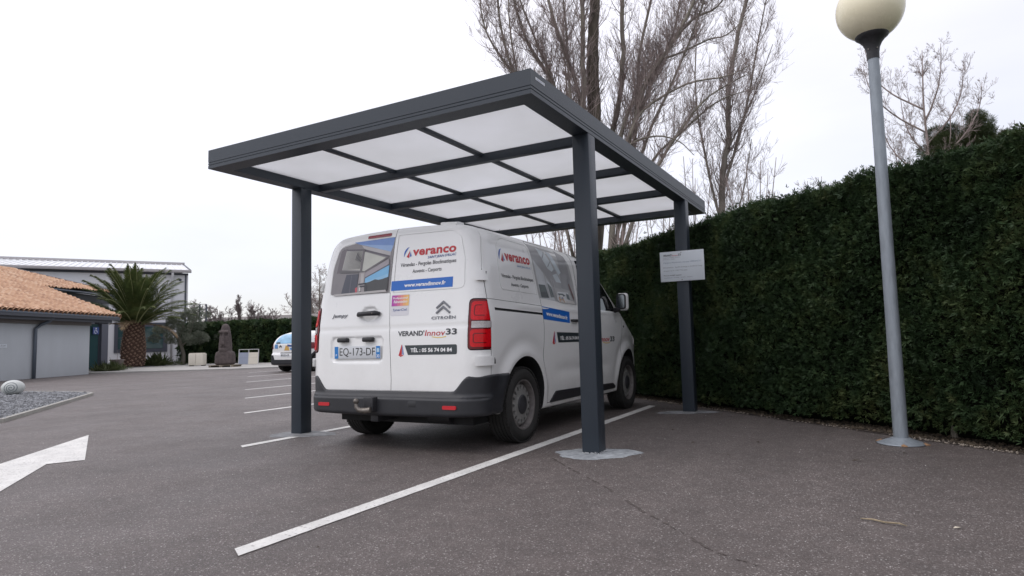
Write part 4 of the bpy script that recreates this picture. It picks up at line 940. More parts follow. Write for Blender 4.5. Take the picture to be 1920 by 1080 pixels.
text_on('TÉL : 05 56 74 04 84', (.256, .668, .825, .866), on_rear, M['txt_white'], doorR, .03, e=.0034)
tri_logo(.130, .802, .088, on_rear, doorR)
# round-cornered partner sticker
stk = rpoly([(.022, 1.138), (.218, 1.138), (.218, 1.322), (.022, 1.322)], .016)
poly_on(stk, on_rear, mat('sticker_base', (.66, .65, .68), .35), doorR, .0014, 'sticker')
cols = [(.42, .06, .36), (.52, .09, .34), (.62, .16, .28), (.72, .27, .22), (.78, .38, .16), (.80, .48, .16)]; P_ = []
for i in range(6): P_.append([(.028+i*.0307, 1.222), (.028+(i+1)*.0307, 1.222), (.028+(i+1)*.0307, 1.316), (.028+i*.0307, 1.316)])
o = multi_on(P_, on_rear, M['sticker'], doorR, .0024, 'sticker_panel'); color_attr(o, cols)
text_on('Professionnel', (.040, .200, 1.282, 1.300), on_rear, M['txt_white'], doorR, .02, .15, e=.0034); text_on('Rénovation', (.050, .196, 1.248, 1.272), on_rear, M['txt_white'], doorR, .02, .15, e=.0034)
text_on('SynerCiel', (.048, .194, 1.172, 1.200), on_rear, M['txt_navy'], doorR, .01, e=.0026)
# chevrons and name badges in relief
def relief(polys, place, depth, m, parent, name):
    V = []; F = []
    for p in polys:
        P = np.array(p, float); n = len(P); i = len(V); V += list(place(P, depth))+list(place(P, .0005)); F.append(tuple(range(i, i+n))); F += [(i+k, i+n+k, i+n+(k+1) % n, i+(k+1) % n) for k in range(n)]
    return mk(name, V, F, m, parent)
for dz in (0, -.042):
    relief([[(.500, 1.192+dz), (.570, 1.246+dz), (.570, 1.228+dz), (.508, 1.180+dz)], [(.570, 1.246+dz), (.640, 1.192+dz), (.632, 1.180+dz), (.570, 1.228+dz)]], on_rear, .010, M['chrome'], doorR, 'chevron_badge')
def badge(t, box, parent, bold=.02, shear=.2):
    V, F = text2d(t, bold, shear, 1.15); P = np.stack([box[0]+(box[1]-box[0])*V[:, 0], box[2]+(box[3]-box[2])*V[:, 1]], 1)
    return mk('name_badge', on_rear(P, .005), F, M['chrome'], parent)
badge('CITROËN', (.458, .694, 1.092, 1.122), doorR, .03, 0); badge('Jumpy', (-.652, -.458, 1.138, 1.180), doorL, .03, .3)
# number plate in its recess
pm = lambda P, e: np.stack([P[:, 0], np.full(len(P), -.7785)-e, P[:, 1]], 1)
MB().box(-.592, -.066, -.7785, -.765, .776, .888).build('plate_backing', M['plate'], doorL, bevel=.003)
for x_ in (-.590, -.112): multi_on([rpoly([(x_, .779), (x_+.044, .779), (x_+.044, .885), (x_, .885)], .003)], pm, M['plate_blue'], doorL, .001, 'plate_band')
text_on('EQ-173-DF', (-.530, -.124, .792, .872), pm, mat('plate_black', (.02, .02, .02), .5), doorL, .0, e=.001)
text_on('F', (-.575, -.560, .800, .818), pm, M['txt_white'], doorL, .02, e=.002); text_on('33', (-.107, -.074, .786, .812), pm, M['txt_white'], doorL, .02, e=.002)
multi_on([[(-.104, .832), (-.076, .832), (-.076, .866), (-.104, .866)]], pm, mat('plate_crest', (.45, .62, .75), .4), doorL, .002, 'plate_crest')
# printed film over the left rear window: a terrace under a louvred pergola
def film(place, parent, polys, cols, name='window_film', e=.0012):
    V = []; F = []; C = []
    for k, (p, c) in enumerate(zip(polys, cols)):
        bm = bmesh.new(); vs = [bm.verts.new((x, z, 0)) for x, z in p]
        try: bm.faces.new(vs)
        except Exception: bm.free(); continue
        P = np.array(p)
        for ax in (0, 1):
            for cc in np.arange(math.floor(P[:, ax].min()/.05)*.05+.05, P[:, ax].max(), .05):
                bmesh.ops.bisect_plane(bm, geom=bm.verts[:]+bm.edges[:]+bm.faces[:], plane_co=(cc, 0, 0) if ax == 0 else (0, cc, 0), plane_no=(1, 0, 0) if ax == 0 else (0, 1, 0))
        bm.verts.index_update(); bm.verts.ensure_lookup_table(); i = len(V); W_ = np.array([v.co[:2] for v in bm.verts]); V += list(place(W_, e+.00022*k))
        for f in bm.faces: F.append(tuple(i+v.index for v in f.verts)); C.append(c)
        bm.free()
    o = mk(name, V, F, M['film'], parent, smooth=True); color_attr(o, C); return o
px0, px1, pz0, pz1 = -.690, .003, 1.345, 1.850
def FW(u, v): return (px0+(px1-px0)*u, pz1-(pz1-pz0)*v)     # picture coordinates, v downwards
wl = shrink(WL, .008)
polys = [wl]; cols = [(.20, .185, .19)]
def add_(c, *uv): polys.append([FW(*q) for q in uv]); cols.append(c)
sky_t, sky_b = (.13, .24, .52), (.25, .38, .62)
add_(sky_t, (.30, .02), (.985, .01), (.975, .16), (.40, .07)); add_(sky_b, (.40, .07), (.975, .16), (.95, .27), (.46, .09))
add_((.42, .40, .40), (.44, .09), (.95, .27), (.945, .34), (.50, .17)); add_((.085, .075, .09), (.12, .13), (.50, .17), (.94, .34), (.93, .365), (.48, .20), (.14, .17))
add_((.12, .10, .11), (.10, .16), (.20, .12), (.15, .55), (.06, .58)); add_((.42, .41, .38), (.19, .17), (.49, .20), (.48, .56), (.15, .52))
for i in range(15): u = .175+i*.02; add_((.20, .195, .19), (u+.030, .18), (u+.038, .18), (u-.002, .525), (u-.010, .525))
for i in range(5): u = .36+i*.02; add_((.05, .05, .06), (u+.035, .22+.03*i), (u+.045, .22+.03*i), (u+.018, .36+.01*i), (u+.008, .36+.01*i))
add_((.47, .47, .42), (.52, .22), (.88, .37), (.56, .585), (.51, .57)); add_((.13, .115, .12), (.485, .16), (.515, .17), (.505, .60), (.47, .60))
add_((.13, .115, .12), (.90, .36), (.935, .37), (.56, .615), (.54, .585)); add_((.30, .27, .29), (.935, .39), (.95, .50), (.57, .70), (.56, .615)); add_((.10, .10, .12), (.945, .49), (.945, .51), (.57, .715), (.57, .695))
add_((.17, .42, .66), (.955, .51), (.955, .76), (.575, .80), (.575, .715)); add_((.24, .47, .68), (.955, .66), (.955, .78), (.575, .84), (.575, .78))
add_((.045, .045, .045), (.955, .72), (.955, .95), (.575, .95), (.575, .80), (.66, .78), (.74, .745), (.80, .76), (.86, .75))
add_((.10, .095, .095), (.12, .53), (.54, .58), (.54, .61), (.11, .57)); add_((.31, .28, .28), (.47, .60), (.565, .60), (.575, .96), (.455, .96)); add_((.42, .40, .39), (.50, .62), (.55, .62), (.555, .80), (.505, .80))
add_((.052, .055, .075), (.25, .61), (.46, .62), (.45, .97), (.18, .985)); add_((.10, .10, .125), (.335, .64), (.35, .64), (.335, .96), (.32, .96)); add_((.20, .19, .20), (.25, .60), (.46, .61), (.46, .625), (.25, .62))
add_((.03, .03, .035), (.47, .80), (.60, .79), (.60, .82), (.47, .83)); add_((.03, .03, .035), (.50, .84), (.62, .84), (.62, .965), (.60, .965), (.60, .87), (.52, .87), (.52, .965), (.50, .965))
add_((.5, .08, .10), (.42, .88), (.455, .86), (.46, .95), (.43, .96)); add_((.6, .58, .56), (.49, .87), (.515, .87), (.515, .94), (.49, .94)); add_((.42, .40, .39), (.06, .965), (.93, .945), (.95, .985), (.05, .995))
film(on_rear, doorL, polys, cols)
# right flank: rear quarter print
company_logo(-.340, .268, 1.606, 1.690, on_side, body)
text_on("SAINT JEAN D'ILLAC", (-.005, .272, 1.560, 1.586), on_side, mat('print_pale_blue', (.22, .33, .52), .4), body, .012, .25)
text_on('Vérandas - Pergolas Bioclimatiques', (-.322, .286, 1.440, 1.482), on_side, M['txt_black'], body, .012)
text_on('Auvents - Carports', (-.168, .165, 1.372, 1.412), on_side, M['txt_black'], body, .012)
# sliding door print
sdd, fdd = DOORS['sliding_door', 1], DOORS['front_door', 1]
poly_on([(.386, 1.098), (1.010, 1.068), (1.030, 1.185), (.390, 1.222)], on_side, M['band_blue'], sdd)
text_on('www.verandinnov.fr', (.46, .955, 1.118, 1.160), on_side, M['txt_white'], sdd, .03, e=.0034, slope=-.035)
poly_on([(.712, .872), (1.300, .872), (1.300, .968), (.672, .975)], on_side, M['band_dark'], sdd)
text_on('TÉL : 05 56 74 04 84', (.748, 1.270, .897, .940), on_side, M['txt_white'], sdd, .03, e=.0034)
tri_logo(.575, .872, .110, on_side, sdd)
text_on("VERAND'", (1.45, 1.835, .868, .930), on_side, M['txt_black'], fdd, .03); text_on('Innov', (1.86, 2.19, .866, .926), on_side, M['txt_red'], fdd, .012, .15); text_on('33', (2.205, 2.366, .864, .926), on_side, M['txt_black'], fdd, .03)
multi_on(strokes([(1.97, .858), (2.05, .848), (2.13, .848), (2.20, .856)], .008), on_side, M['txt_yellow'], fdd, name='swoosh')
# sliding door window film: bright conservatory interior
wo = rpoly([(.358, 1.302), (1.275, 1.262), (1.262, 1.50), (1.215, 1.70), (1.10, 1.800), (.306, 1.826)], [.01, .03, .2, .15, .08, .01], 5)
polys = [wo]; cols = [(.42, .42, .42)]
def FS(u, v): z = 1.826-(1.826-1.29)*v; return (.305+.055*v+(1.27-.36)*u*1.0, z-.03*u*v)
def add_(c, *uv): polys.append([FS(*q) for q in uv]); cols.append(c)
add_((.60, .62, .64), (.03, .30), (.22, .50), (.30, .98), (.05, .98)); add_((.56, .58, .60), (.24, .53), (.38, .72), (.40, .98), (.29, .98)); add_((.66, .67, .68), (.50, .80), (.80, .78), (.84, .97), (.46, .97))
add_((.35, .35, .36), (.0, .01), (.28, .01), (.70, .62), (.62, .74), (.44, .73), (.22, .47), (.02, .28)); add_((.30, .30, .31), (.70, .0), (.92, .08), (.94, .50), (.86, .74), (.64, .72), (.66, .55))
add_((.60, .65, .68), (.20, .04), (.36, .08), (.52, .38), (.46, .44), (.36, .40), (.22, .16)); add_((.55, .61, .65), (.40, .06), (.52, .08), (.70, .42), (.62, .48)); add_((.55, .60, .63), (.46, .50), (.58, .45), (.66, .62), (.52, .62))
for a, b in (((.26, .22), (.36, .08)), ((.36, .36), (.46, .24)), ((.43, .46), (.56, .38))): add_((.30, .32, .34), a, b, (b[0]+.012, b[1]+.012), (a[0]+.012, a[1]+.014))
add_((.11, .13, .13), (.05, .73), (.21, .72), (.25, .95), (.06, .965)); add_((.07, .08, .085), (.08, .86), (.22, .85), (.24, .93), (.08, .95)); add_((.16, .18, .18), (.27, .67), (.36, .74), (.39, .92), (.30, .93)); add_((.09, .11, .11), (.33, .77), (.36, .78), (.38, .88), (.34, .88))
for u in (.22, .38, .425): add_((.48, .48, .49), (u, .50+.4*(u-.2)), (u+.018, .52+.4*(u-.2)), (u+.05, .96), (u+.03, .96))
add_((.13, .16, .17), (.50, .83), (.64, .82), (.70, .85), (.66, .87), (.53, .87)); add_((.15, .18, .19), (.73, .80), (.80, .82), (.82, .92), (.74, .90))
add_((.20, .12, .12), (.84, .62), (.88, .60), (.95, .86), (.93, .92)); add_((.62, .60, .58), (.46, .96), (.90, .93), (.95, .985), (.50, .995)) 
add_((.55, .36, .22), (.505, .90), (.53, .89), (.545, .985), (.52, .985)); add_((.55, .36, .22), (.61, .90), (.635, .91), (.655, .985), (.63, .985)); add_((.55, .36, .22), (.52, .93), (.64, .935), (.64, .95), (.52, .945)); add_((.66, .65, .64), (.53, .86), (.62, .85), (.64, .90), (.55, .91)); add_((.22, .22, .36), (.59, .89), (.62, .89), (.62, .92), (.59, .92))
film(on_side, sdd, polys, cols)

# ------------------------------------------------------------------ left: tiled annex, hall
E_ = Vector((-.48014549, .87718887, 0)); NR = Vector((-.87718887, -.48014549, 0)); W0 = Vector((-25.04, 9.32, 0))
annex = thing('tiled_annex', 'low pale grey building with a terracotta tile roof and dark eaves at the left edge', 'building', tuple(W0))
annex.rotation_euler = (0, 0, math.atan2(E_.y, E_.x))      # local x along the front, local y into the building
# local frame: x = along, y = in  (NR is +90 degrees from E_)
AN = annex
EAVE = 2.27
def rz_(x, y): return 2.2+.30*(y+.60)
MB().box(-9, 0, 0, .25, 0, 1.90).build('wall', M['wall_annex'], AN, bevel=.01)
MB().box(-.25, 0, .25, 5.0, 0, 2.2).build('side_wall', M['wall_annex'], AN)
MB().box(-9, .0, -.06, .24, 1.90, 2.10).build('lintel_beam', mat('brown_grey_fascia', (.19, .175, .17), .8, noise=(2, .1)), AN)
MB().box(-9, .75, -.40, -.22, 2.02, 2.24).build('eaves_fascia', M['anth2'], AN)
MB().box(-9, .85, -.22, .30, 2.085, 2.10).build('soffit', M['anth2'], AN)
MB().tube([(-9, -.46, 2.245), (1.0, -.46, 2.245)], .055, 10).build('gutter', M['pipe_grey'], AN, smooth=True)
MB().tube([(-2.55, -.44, 2.22), (-2.6, -.30, 2.0), (-2.75, -.08, 1.86), (-2.95, -.07, 1.72), (-2.96, -.07, .0)], .055, 10).build('downpipe', M['pipe_grey'], AN, smooth=True)
MB().box(.1, .65, -.30, -.12, 1.98, 2.16).build('beam_end', M['anth2'], AN)
nb_ = MB().box(-4.42, -4.12, -.012, -.002, 1.08, 1.20).build('wall_notice', M['sign'], AN)
V, F = text2d('Accueil', .01); mk('lettering', [(-4.38+.22*v[0], -.014, 1.145+.035*v[1]) for v in V], F, grey, nb_)
V, F = text2d('Exposition', .01); mk('lettering', [(-4.38+.22*v[0], -.014, 1.10+.028*v[1]) for v in V], F, grey, nb_)
# roof: barrel tiles, row by row, as one relief sheet clipped to the roof outline
ROOF = [(-9.5, -.50), (1.10, -.50), (3.95, 4.75), (4.2, 4.95), (10.4, 5.35), (7.8, 9.2), (-9.5, 9.2)]
def tile_sheet():
    du, dv = .038, .066; xs_ = np.arange(-9.5, 10.5, du); ys_ = np.arange(-.5, 9.25, dv)
    X, Y = np.meshgrid(xs_, ys_, indexing='ij'); row = (Y+.5)/.33; fr = row-np.floor(row); jit = np.sin(np.floor(row)*12.9+np.floor(X/.23)*78.2)*.008
    Z = 2.24+.30*(Y+.60)+.062*np.abs(np.sin(PI*X/.23))+(1-fr)*.075+jit; V = np.stack([X, Y, Z], 2).reshape(-1, 3); nx, ny = X.shape
    I, J = np.meshgrid(np.arange(nx-1), np.arange(ny-1), indexing='ij'); a = (I*ny+J).ravel(); F = np.stack([a, a+ny, a+ny+1, a+1], 1)
    cen = V[F].mean(1); return V, F[in_poly(cen[:, :2], ROOF)]
V, F = tile_sheet()
used = np.unique(F); rm = -np.ones(len(V), int); rm[used] = np.arange(len(used)); 
def tile_mat():
    m = M['tile']; t = m.node_tree; b = t.nodes['Principled BSDF']; tcn = N(t, 'ShaderNodeTexCoord'); q = N(t, 'ShaderNodeMapping'); q.inputs['Scale'].default_value = (4.35, 3.03, 0)
    t.links.new(tcn.outputs['Object'], q.inputs[0]); w = N(t, 'ShaderNodeTexWhiteNoise', noise_dimensions='2D'); fl = N(t, 'ShaderNodeVectorMath', operation='FLOOR'); q.inputs['Location'].default_value = (0, 1.515, 0)
    t.links.new(q.outputs[0], fl.inputs[0]); t.links.new(fl.outputs[0], w.inputs[0]); cr = ramp(t, w.outputs[0], [(0, (.28, .15, .09)), (.4, (.46, .265, .16)), (.8, (.56, .36, .23)), (1, (.62, .45, .32))])
    old = b.inputs['Base Color'].links[0].from_socket; mx = N(t, 'ShaderNodeMix', data_type='RGBA'); mx.inputs[0].default_value = .6; t.links.new(old, mx.inputs[6]); t.links.new(cr, mx.inputs[7]); t.links.new(mx.outputs[2], b.inputs['Base Color'])
tile_mat()
mk('roof_tiles', V[used], rm[F], M['tile'], AN, kind='stuff')
mb = MB(); mb.prism(ROOF, 0, 1); mb.v = [(x, y, rz_(x, y)-.03+(.05 if h > .5 else -.08)) for x, y, h in mb.v]; mb.build('roof_deck', M['anth2'], AN)
# open barrel ends along the eaves
for i in range(46):
    x = -9.4+.23*i
    if x > 1.0: break
    MB().tube([(x+.115, -.52, 2.275), (x+.115, -.38, 2.315)], [.105, .10], 10, cap=False).build('eaves_tile', M['tile'], AN)
# ridge / verge
mb = MB(); a, b = Vector((7.85, 9.25, rz_(0, 9.25)+.10)), Vector((10.45, 5.3, rz_(0, 5.3)+.10)); mb.tube([a, b], .07, 8); mb.build('verge_flashing', M['anth2'], AN)
mb = MB(); mb.tube([(-9.5, 9.25, rz_(0, 9.25)+.08), (7.85, 9.25, rz_(0, 9.25)+.08)], .09, 8); mb.build('ridge_tiles', M['tile'], AN)
# rear wing below its eaves
e0, e1 = (4.2, 4.98), (10.4, 5.38)
mb = MB(); mb.v = []
def slabwall(name, p, q, z0, z1, m, th=.06, par=AN):
    d = Vector((q[0]-p[0], q[1]-p[1], 0)).normalized(); n = Vector((-d.y, d.x, 0))*th
    return MB().prism([p, q, (q[0]+n.x, q[1]+n.y), (p[0]+n.x, p[1]+n.y)], z0, z1).build(name, m, par)
slabwall('rear_fascia', (4.25, 5.1), (10.3, 5.5), 3.45, 3.82, M['anth2']); slabwall('rear_wing_wall', (4.3, 5.45), (10.3, 5.85), 0, 3.5, M['clad'])
MB().tube([(4.2, 4.93, 3.86), (10.4, 5.33, 3.86)], .05, 8).build('gutter', M['pipe_grey'], AN, smooth=True)
for i in range(14): q = 7.0+i*.22; MB().box(q, q+.03, 5.60+.0667*(q-6.7)-.055, 5.60+.0667*(q-6.7)-.02, .1, 3.3).build('cladding_rib', M['clad'], AN)
# entrance recess: glazing, posts, accessibility sign
for x0, x1 in ((.05, .75), (.85, 1.55), (1.65, 2.38)): MB().box(x0, x1, 1.22, 1.24, .12, 2.05).build('glazing', M['winglass'], AN)
for x in (0, .80, 1.60): MB().box(x-.04, x+.04, 1.18, 1.28, 0, 2.12).build('glazing_post', M['winframe'], AN)
MB().box(2.42, 2.86, 1.10, 1.40, 0, 2.35).build('entrance_pier', M['winframe'], AN)
MB().box(0, 2.9, 1.15, 1.35, 2.06, 2.35).build('entrance_header', M['winframe'], AN)
MB().box(.05, 1.9, 1.5, 1.55, 0, 2.3).build('entrance_interior', mat('dim_interior', (.03, .035, .04), .9), AN)
q = MB().box(1.93, 2.33, 1.16, 1.175, 1.62, 1.92).build('accessible_sign', mat('sign_navy', (.03, .06, .22), .4), AN)
polys = [[(x, z) for x, z in rpoly([(-.03, .07), (.03, .07), (.03, .12), (-.03, .12)], .02)]]+strokes([(-.01, .07), (0, -.01), (.06, -.01), (.09, -.09)], .022)+strokes([(-.03+.07*math.cos(a), -.05+.07*math.sin(a)) for a in np.linspace(2.0, 5.6, 9)], .018)
multi_on(polys, lambda P, e: np.stack([2.13+P[:, 0], np.full(len(P), 1.157), 1.77+P[:, 1]], 1), M['txt_white'], q, name='wheelchair_pictogram')
# hall
H0, H1 = Vector((-40.17, 12.61, 0)), Vector((-35.47, 20.5, 0)); hd = (H1-H0).normalized(); hall = thing('exhibition_hall', 'large pale grey hall with a low white metal roof behind the palm', 'building', tuple(H0), math.atan2(hd.y, hd.x))
HL = (H1-H0).length
MB().box(-14, HL, 0, 14, 0, 5.62).build('wall', M['wall_hall'], hall)
mb = MB(); zr = 6.95; ov = .25
for (y0, z0, y1, z1) in ((-ov, 5.78, 7, zr), (7, zr, 14+ov, 5.78)):
    mb.quad((-14, y0, z0), (HL+.12, y0, z0), (HL+.12, y1, z1), (-14, y1, z1)); mb.quad((-14, y0, z0-.08), (-14, y1, z1-.08), (HL+.12, y1, z1-.08), (HL+.12, y0, z0-.08)); mb.quad((HL+.12, y0, z0-.08), (HL+.12, y1, z1-.08), (HL+.12, y1, z1), (HL+.12, y0, z0))
rf = mb.build('roof', M['roof_metal'], hall)
i = 0
for q in np.arange(-14, HL+.1, .33):
    mb = MB(); mb.v = [(q, -ov, 5.78), (q+.04, -ov, 5.78), (q+.04, 7, zr), (q, 7, zr), (q, -ov, 5.83), (q+.04, -ov, 5.83), (q+.04, 7, zr+.05), (q, 7, zr+.05)]; mb.f = [(4, 5, 6, 7), (0, 4, 7, 3), (1, 2, 6, 5), (0, 1, 5, 4)]; mb.build('roof_rib', M['roof_metal'], rf)
MB().box(-14, HL+.14, 6.8, 7.2, zr-.02, zr+.16).build('ridge_cap', M['gutter'], rf)
MB().box(-14, HL+.16, -ov-.14, -ov, 5.62, 5.80).build('eaves_gutter', M['gutter'], hall, bevel=.02)
MB().box(-14, HL, -.03, 0, 5.50, 5.62).build('eaves_trim', M['winframe'], hall)
mb = MB(); mb.tube([(HL+.10, -ov, 5.80), (HL+.10, 7, zr+.02)], .05, 6); mb.build('verge_trim', M['winframe'], hall)
MB().box(HL-.19, HL-.09, -.03, -.001, 0, 5.50).build('corner_trim', M['winframe'], hall)
MB().tube([(8.31-.0, -.32, 5.62), (8.31, -.16, 5.35), (8.31, -.10, 5.1), (8.31, -.10, .0)], .075, 12).build('downpipe', M['pipe'], hall, smooth=True)
w = MB().box(5.3, 8.09, -.05, .01, .76, 2.55).build('window', M['winframe'], hall); MB().box(5.5, 7.85, -.07, -.051, .98, 2.30).build('window_pane', M['winglass'], w)
MB().box(5.5, 7.85, -.085, -.071, 1.62, 1.66).build('window_rail', M['winframe'], w)
MB().lathe([(0, .06), (.07, .05), (.09, 0)], 12, lambda p: Vector((HL-.45+p.x, -p.z-.0, 5.2+p.y))).build('wall_lamp', M['winframe'], hall)

# ------------------------------------------------------------------ date palm
PX, PY = -31.16, 14.62
palm = thing('date_palm', 'stocky date palm with a thick scarred trunk and wide crown of arching fronds', 'palm tree', (PX, PY, 0))
def tr_(z): return .50+.045*math.sin(z*2.2)-.05*max(0, z-1.6)-.10*max(0, 1-z/.25)*0
mb = MB().tube([(0.07*z/2.2, 0, z) for z in np.linspace(0, 2.35, 14)], [tr_(z) for z in np.linspace(0, 2.35, 14)], 24); mb.build('trunk', M['palm_bark'], palm, smooth=True)
mb = MB()
for k in range(250):
    z = .04+2.2*k/250+random.uniform(-.02, .02); a = k*2.39996+random.uniform(-.05, .05); r = tr_(z)+.005; c = Vector((r*math.cos(a)+.07*z/2.2, r*math.sin(a), z)); o = Vector((math.cos(a), math.sin(a), 0)); t = Vector((-math.sin(a), math.cos(a), 0)); u = Vector((0, 0, 1)); w_, h_ = random.uniform(.05, .095), random.uniform(.04, .075)
    i = len(mb.v); mb.v += [tuple(c-t*w_), tuple(c-u*h_), tuple(c+t*w_), tuple(c+u*h_), tuple(c+o*.05+u*.02)]; mb.f += [(i, i+1, i+4), (i+1, i+2, i+4), (i+2, i+3, i+4), (i+3, i, i+4)]
mb.build('leaf_scars', M['palm_scar'], palm, kind='stuff')
def frond_mesh(L, droop, seed):
    R = random.Random(seed); v = []; f = []; mi = []; n = 26; pts = []; p = Vector((0, 0, 0)); ang = 0
    for i in range(n+1): pts.append(p.copy()); a = -droop*(i/n)**1.6; p = p+Vector((math.cos(a), 0, math.sin(a)))*L/n
    mb = MB().tube(pts, [.035*(1-.85*i/n)+.004 for i in range(n+1)], 5); v += mb.v; f += mb.f; mi += [1]*len(mb.f)
    m_ = 84
    for k in range(m_):
        t = .10+.90*k/m_; i = min(n-1, int(t*n)); c = pts[i].lerp(pts[i+1], t*n-i); d = (pts[i+1]-pts[i]).normalized(); ll = .56*math.sin(PI*min(1, .16+t*.88))**.7*R.uniform(.85, 1.1)+.06; up = Vector((-d.z, 0, d.x))
        for s in (1, -1):
            dr = (d*(.75+.3*t)+Vector((0, s, 0))*.9+up*R.uniform(.15, .5)).normalized(); e = c+dr*ll; e.z -= .05+.16*R.random(); mdl = c.lerp(e, .5)+up*.02; w_ = up.cross(dr).normalized()*.016+d*.008
            i0 = len(v); v += [tuple(c-d*.012), tuple(c+d*.012), tuple(mdl+w_), tuple(mdl-w_), tuple(e)]; f += [(i0, i0+1, i0+2, i0+3), (i0+3, i0+2, i0+4)]; mi += [0, 0]
    me = bpy.data.meshes.new('frond'); me.from_pydata(v, [], f); me.materials.append(M['palm']); me.materials.append(M['palm_stem']); me.polygons.foreach_set('material_index', mi); return me
FM = [frond_mesh(3.1, .75, 1), frond_mesh(3.1, .85, 2), frond_mesh(3.15, .55, 3), frond_mesh(2.7, .25, 4)]
NF = 78
for k in range(NF):
    t = k/(NF-1); az = k*2.39996+rng.normal(0, .08); el = math.radians(88-62*t**.9+rng.normal(0, 5)); me = FM[3 if t < .12 else (2 if t < .45 else (0 if t < .8 else 1))]
    o = bpy.data.objects.new('frond', me); COL.objects.link(o); o.parent = palm; o.location = (.07+.22*math.cos(az)*min(1, t*1.5), .22*math.sin(az)*min(1, t*1.5), 2.40-.30*t)
    sc = rng.uniform(.88, 1.06)*(1-.12*t); o.scale = (sc,)*3; o.rotation_euler = Matrix.Rotation(az, 3, 'Z').__matmul__(Matrix.Rotation(-el, 3, 'Y')).__matmul__(Matrix.Rotation(rng.normal(0, .25), 3, 'X')).to_euler()
dead = frond_mesh(2.6, .95, 9); dead.materials.clear(); dead.materials.append(mat('dead_frond', (.24, .17, .10), .9, noise=(3, .3))); dead.materials.append(M['palm_stem'])
for az, el in ((-.75, 12), (2.5, 4), (-2.2, 8), (.5, 2)):
    o = bpy.data.objects.new('frond', dead); COL.objects.link(o); o.parent = palm; o.location = (.07+.2*math.cos(az), .2*math.sin(az), 2.2); o.scale = (.85,)*3; o['label'] = 'dry brown frond'
    o.rotation_euler = (Matrix.Rotation(az, 3, 'Z') @ Matrix.Rotation(-math.radians(el), 3, 'Y')).to_euler()
# ------------------------------------------------------------------ olive tree, shrubs, planter
def leaf_cloud(name, clumps, n, size, m, parent, off, nb=4, width=.14, spread=1.2):
    P = []; Nn = []
    w = np.array([c[3]**2 for c in clumps]); w = w/w.sum()
    for (x, y, z, r), k in zip(clumps, rng.multinomial(n, w)):
        d = rng.normal(0, 1, (k, 3)); d /= np.linalg.norm(d, axis=1, keepdims=True); q = d*(r*rng.uniform(.35, 1.0, (k, 1))**.6)*np.array([1, 1, .8]); P.append(q+np.array([x, y, z])); Nn.append(d+np.array([0, 0, .4]))
    V, F = sprays(np.concatenate(P), np.concatenate(Nn), size, nb=nb, width=width, spread=spread); return mk(name, V-np.array(off), F, m, parent, kind='stuff')
olive = thing('olive_tree', 'small grey-green olive tree with a dark leaning trunk beside the hall window', 'tree', (-31.9, 17.85, 0))
off = (-31.9, 17.85, 0)
MB().tube([(0, 0, 0), (.02, .03, .6), (-.08, -.06, 1.1), (-.20, -.15, 1.6)], [.14, .10, .085, .06], 10).build('trunk', M['bark'], olive, smooth=True)
for p in ([(-.06, -.05, 1.05), (.3, .2, 1.5), (.8, .5, 1.9)], [(-.15, -.1, 1.4), (-.5, -.5, 1.9), (-.9, -.7, 2.3)], [(-.18, -.14, 1.5), (0, 0, 2.2), (.1, .1, 3.0)], [(.2, .1, 1.4), (.6, .1, 2.0), (.5, .3, 2.7)]):
    MB().tube(p, [.05, .035, .012], 7).build('limb', M['bark'], olive, smooth=True)
cl = []
for k in range(48):
    a = rng.uniform(0, 6.28); r = rng.uniform(.1, 1.75); z = 1.25+2.3*rng.random()*(1-.26*r); cl.append((off[0]+.35+r*math.cos(a)*1.0, off[1]+.1+r*math.sin(a), z, rng.uniform(.18, .36)))
leaf_cloud('crown', cl, 7600, .10, M['olive'], olive, off)
def tuft(loc, lbl, n, L, spread_, m=M['shrub'], name='grass_clump'):
    t = thing(name, lbl, 'plant', loc); P = np.c_[rng.normal(0, spread_, n), rng.normal(0, spread_, n), np.zeros(n)]; d = np.c_[rng.normal(0, .4, n), rng.normal(0, .4, n), np.ones(n)]
    V, F = sprays(P, d, L, nb=5, width=.05, spread=.8, droop=.2); mk('blades', V, F, m, t, kind='stuff'); return t
tuft((-26.6, 10.9, .05), 'low green grassy clump at the corner of the tiled building', 170, .45, .20); tuft((-27.4, 11.6, .05), 'low spreading clump in front of the entrance planter', 90, .32, .30)
tuft((-31.2, 15.9, .05), 'dark green strap-leaved clump right of the palm trunk', 130, .75, .22); tuft((-31.4, 16.6, .05), 'sparse low clump beneath the hall window', 60, .40, .35)
pt = thing('planter', 'tapered grey-brown planter by the entrance, with a spindly plant', 'planter', (-27.72, 11.9, .05))
pt.scale = (.72, .72, .8)
MB().lathe([(0, 0), (.26, 0), (.38, .50), (.40, .52), (.40, .57), (.36, .57), (.35, .50), (0, .50)], 24).build('pot', M['pot'], pt, smooth=True, sharp=40)
MB().tube([(0, 0, .5), (.03, 0, .8), (-.02, 0, 1.1)], [.012, .01, .004], 5).build('plant_stem', M['twig'], pt)
# palm bed
pb = [(PX+1.15*math.cos(a), PY+.9*math.sin(a)) for a in np.linspace(0, 2*PI, 28)[:-1]]
tag(MB().prism(pb, .02, .07).build('palm_bed', mat('dark_mulch', (.10, .10, .105), .9, noise=(12, .3))), 'dark gravel ring around the palm foot', 'bed')

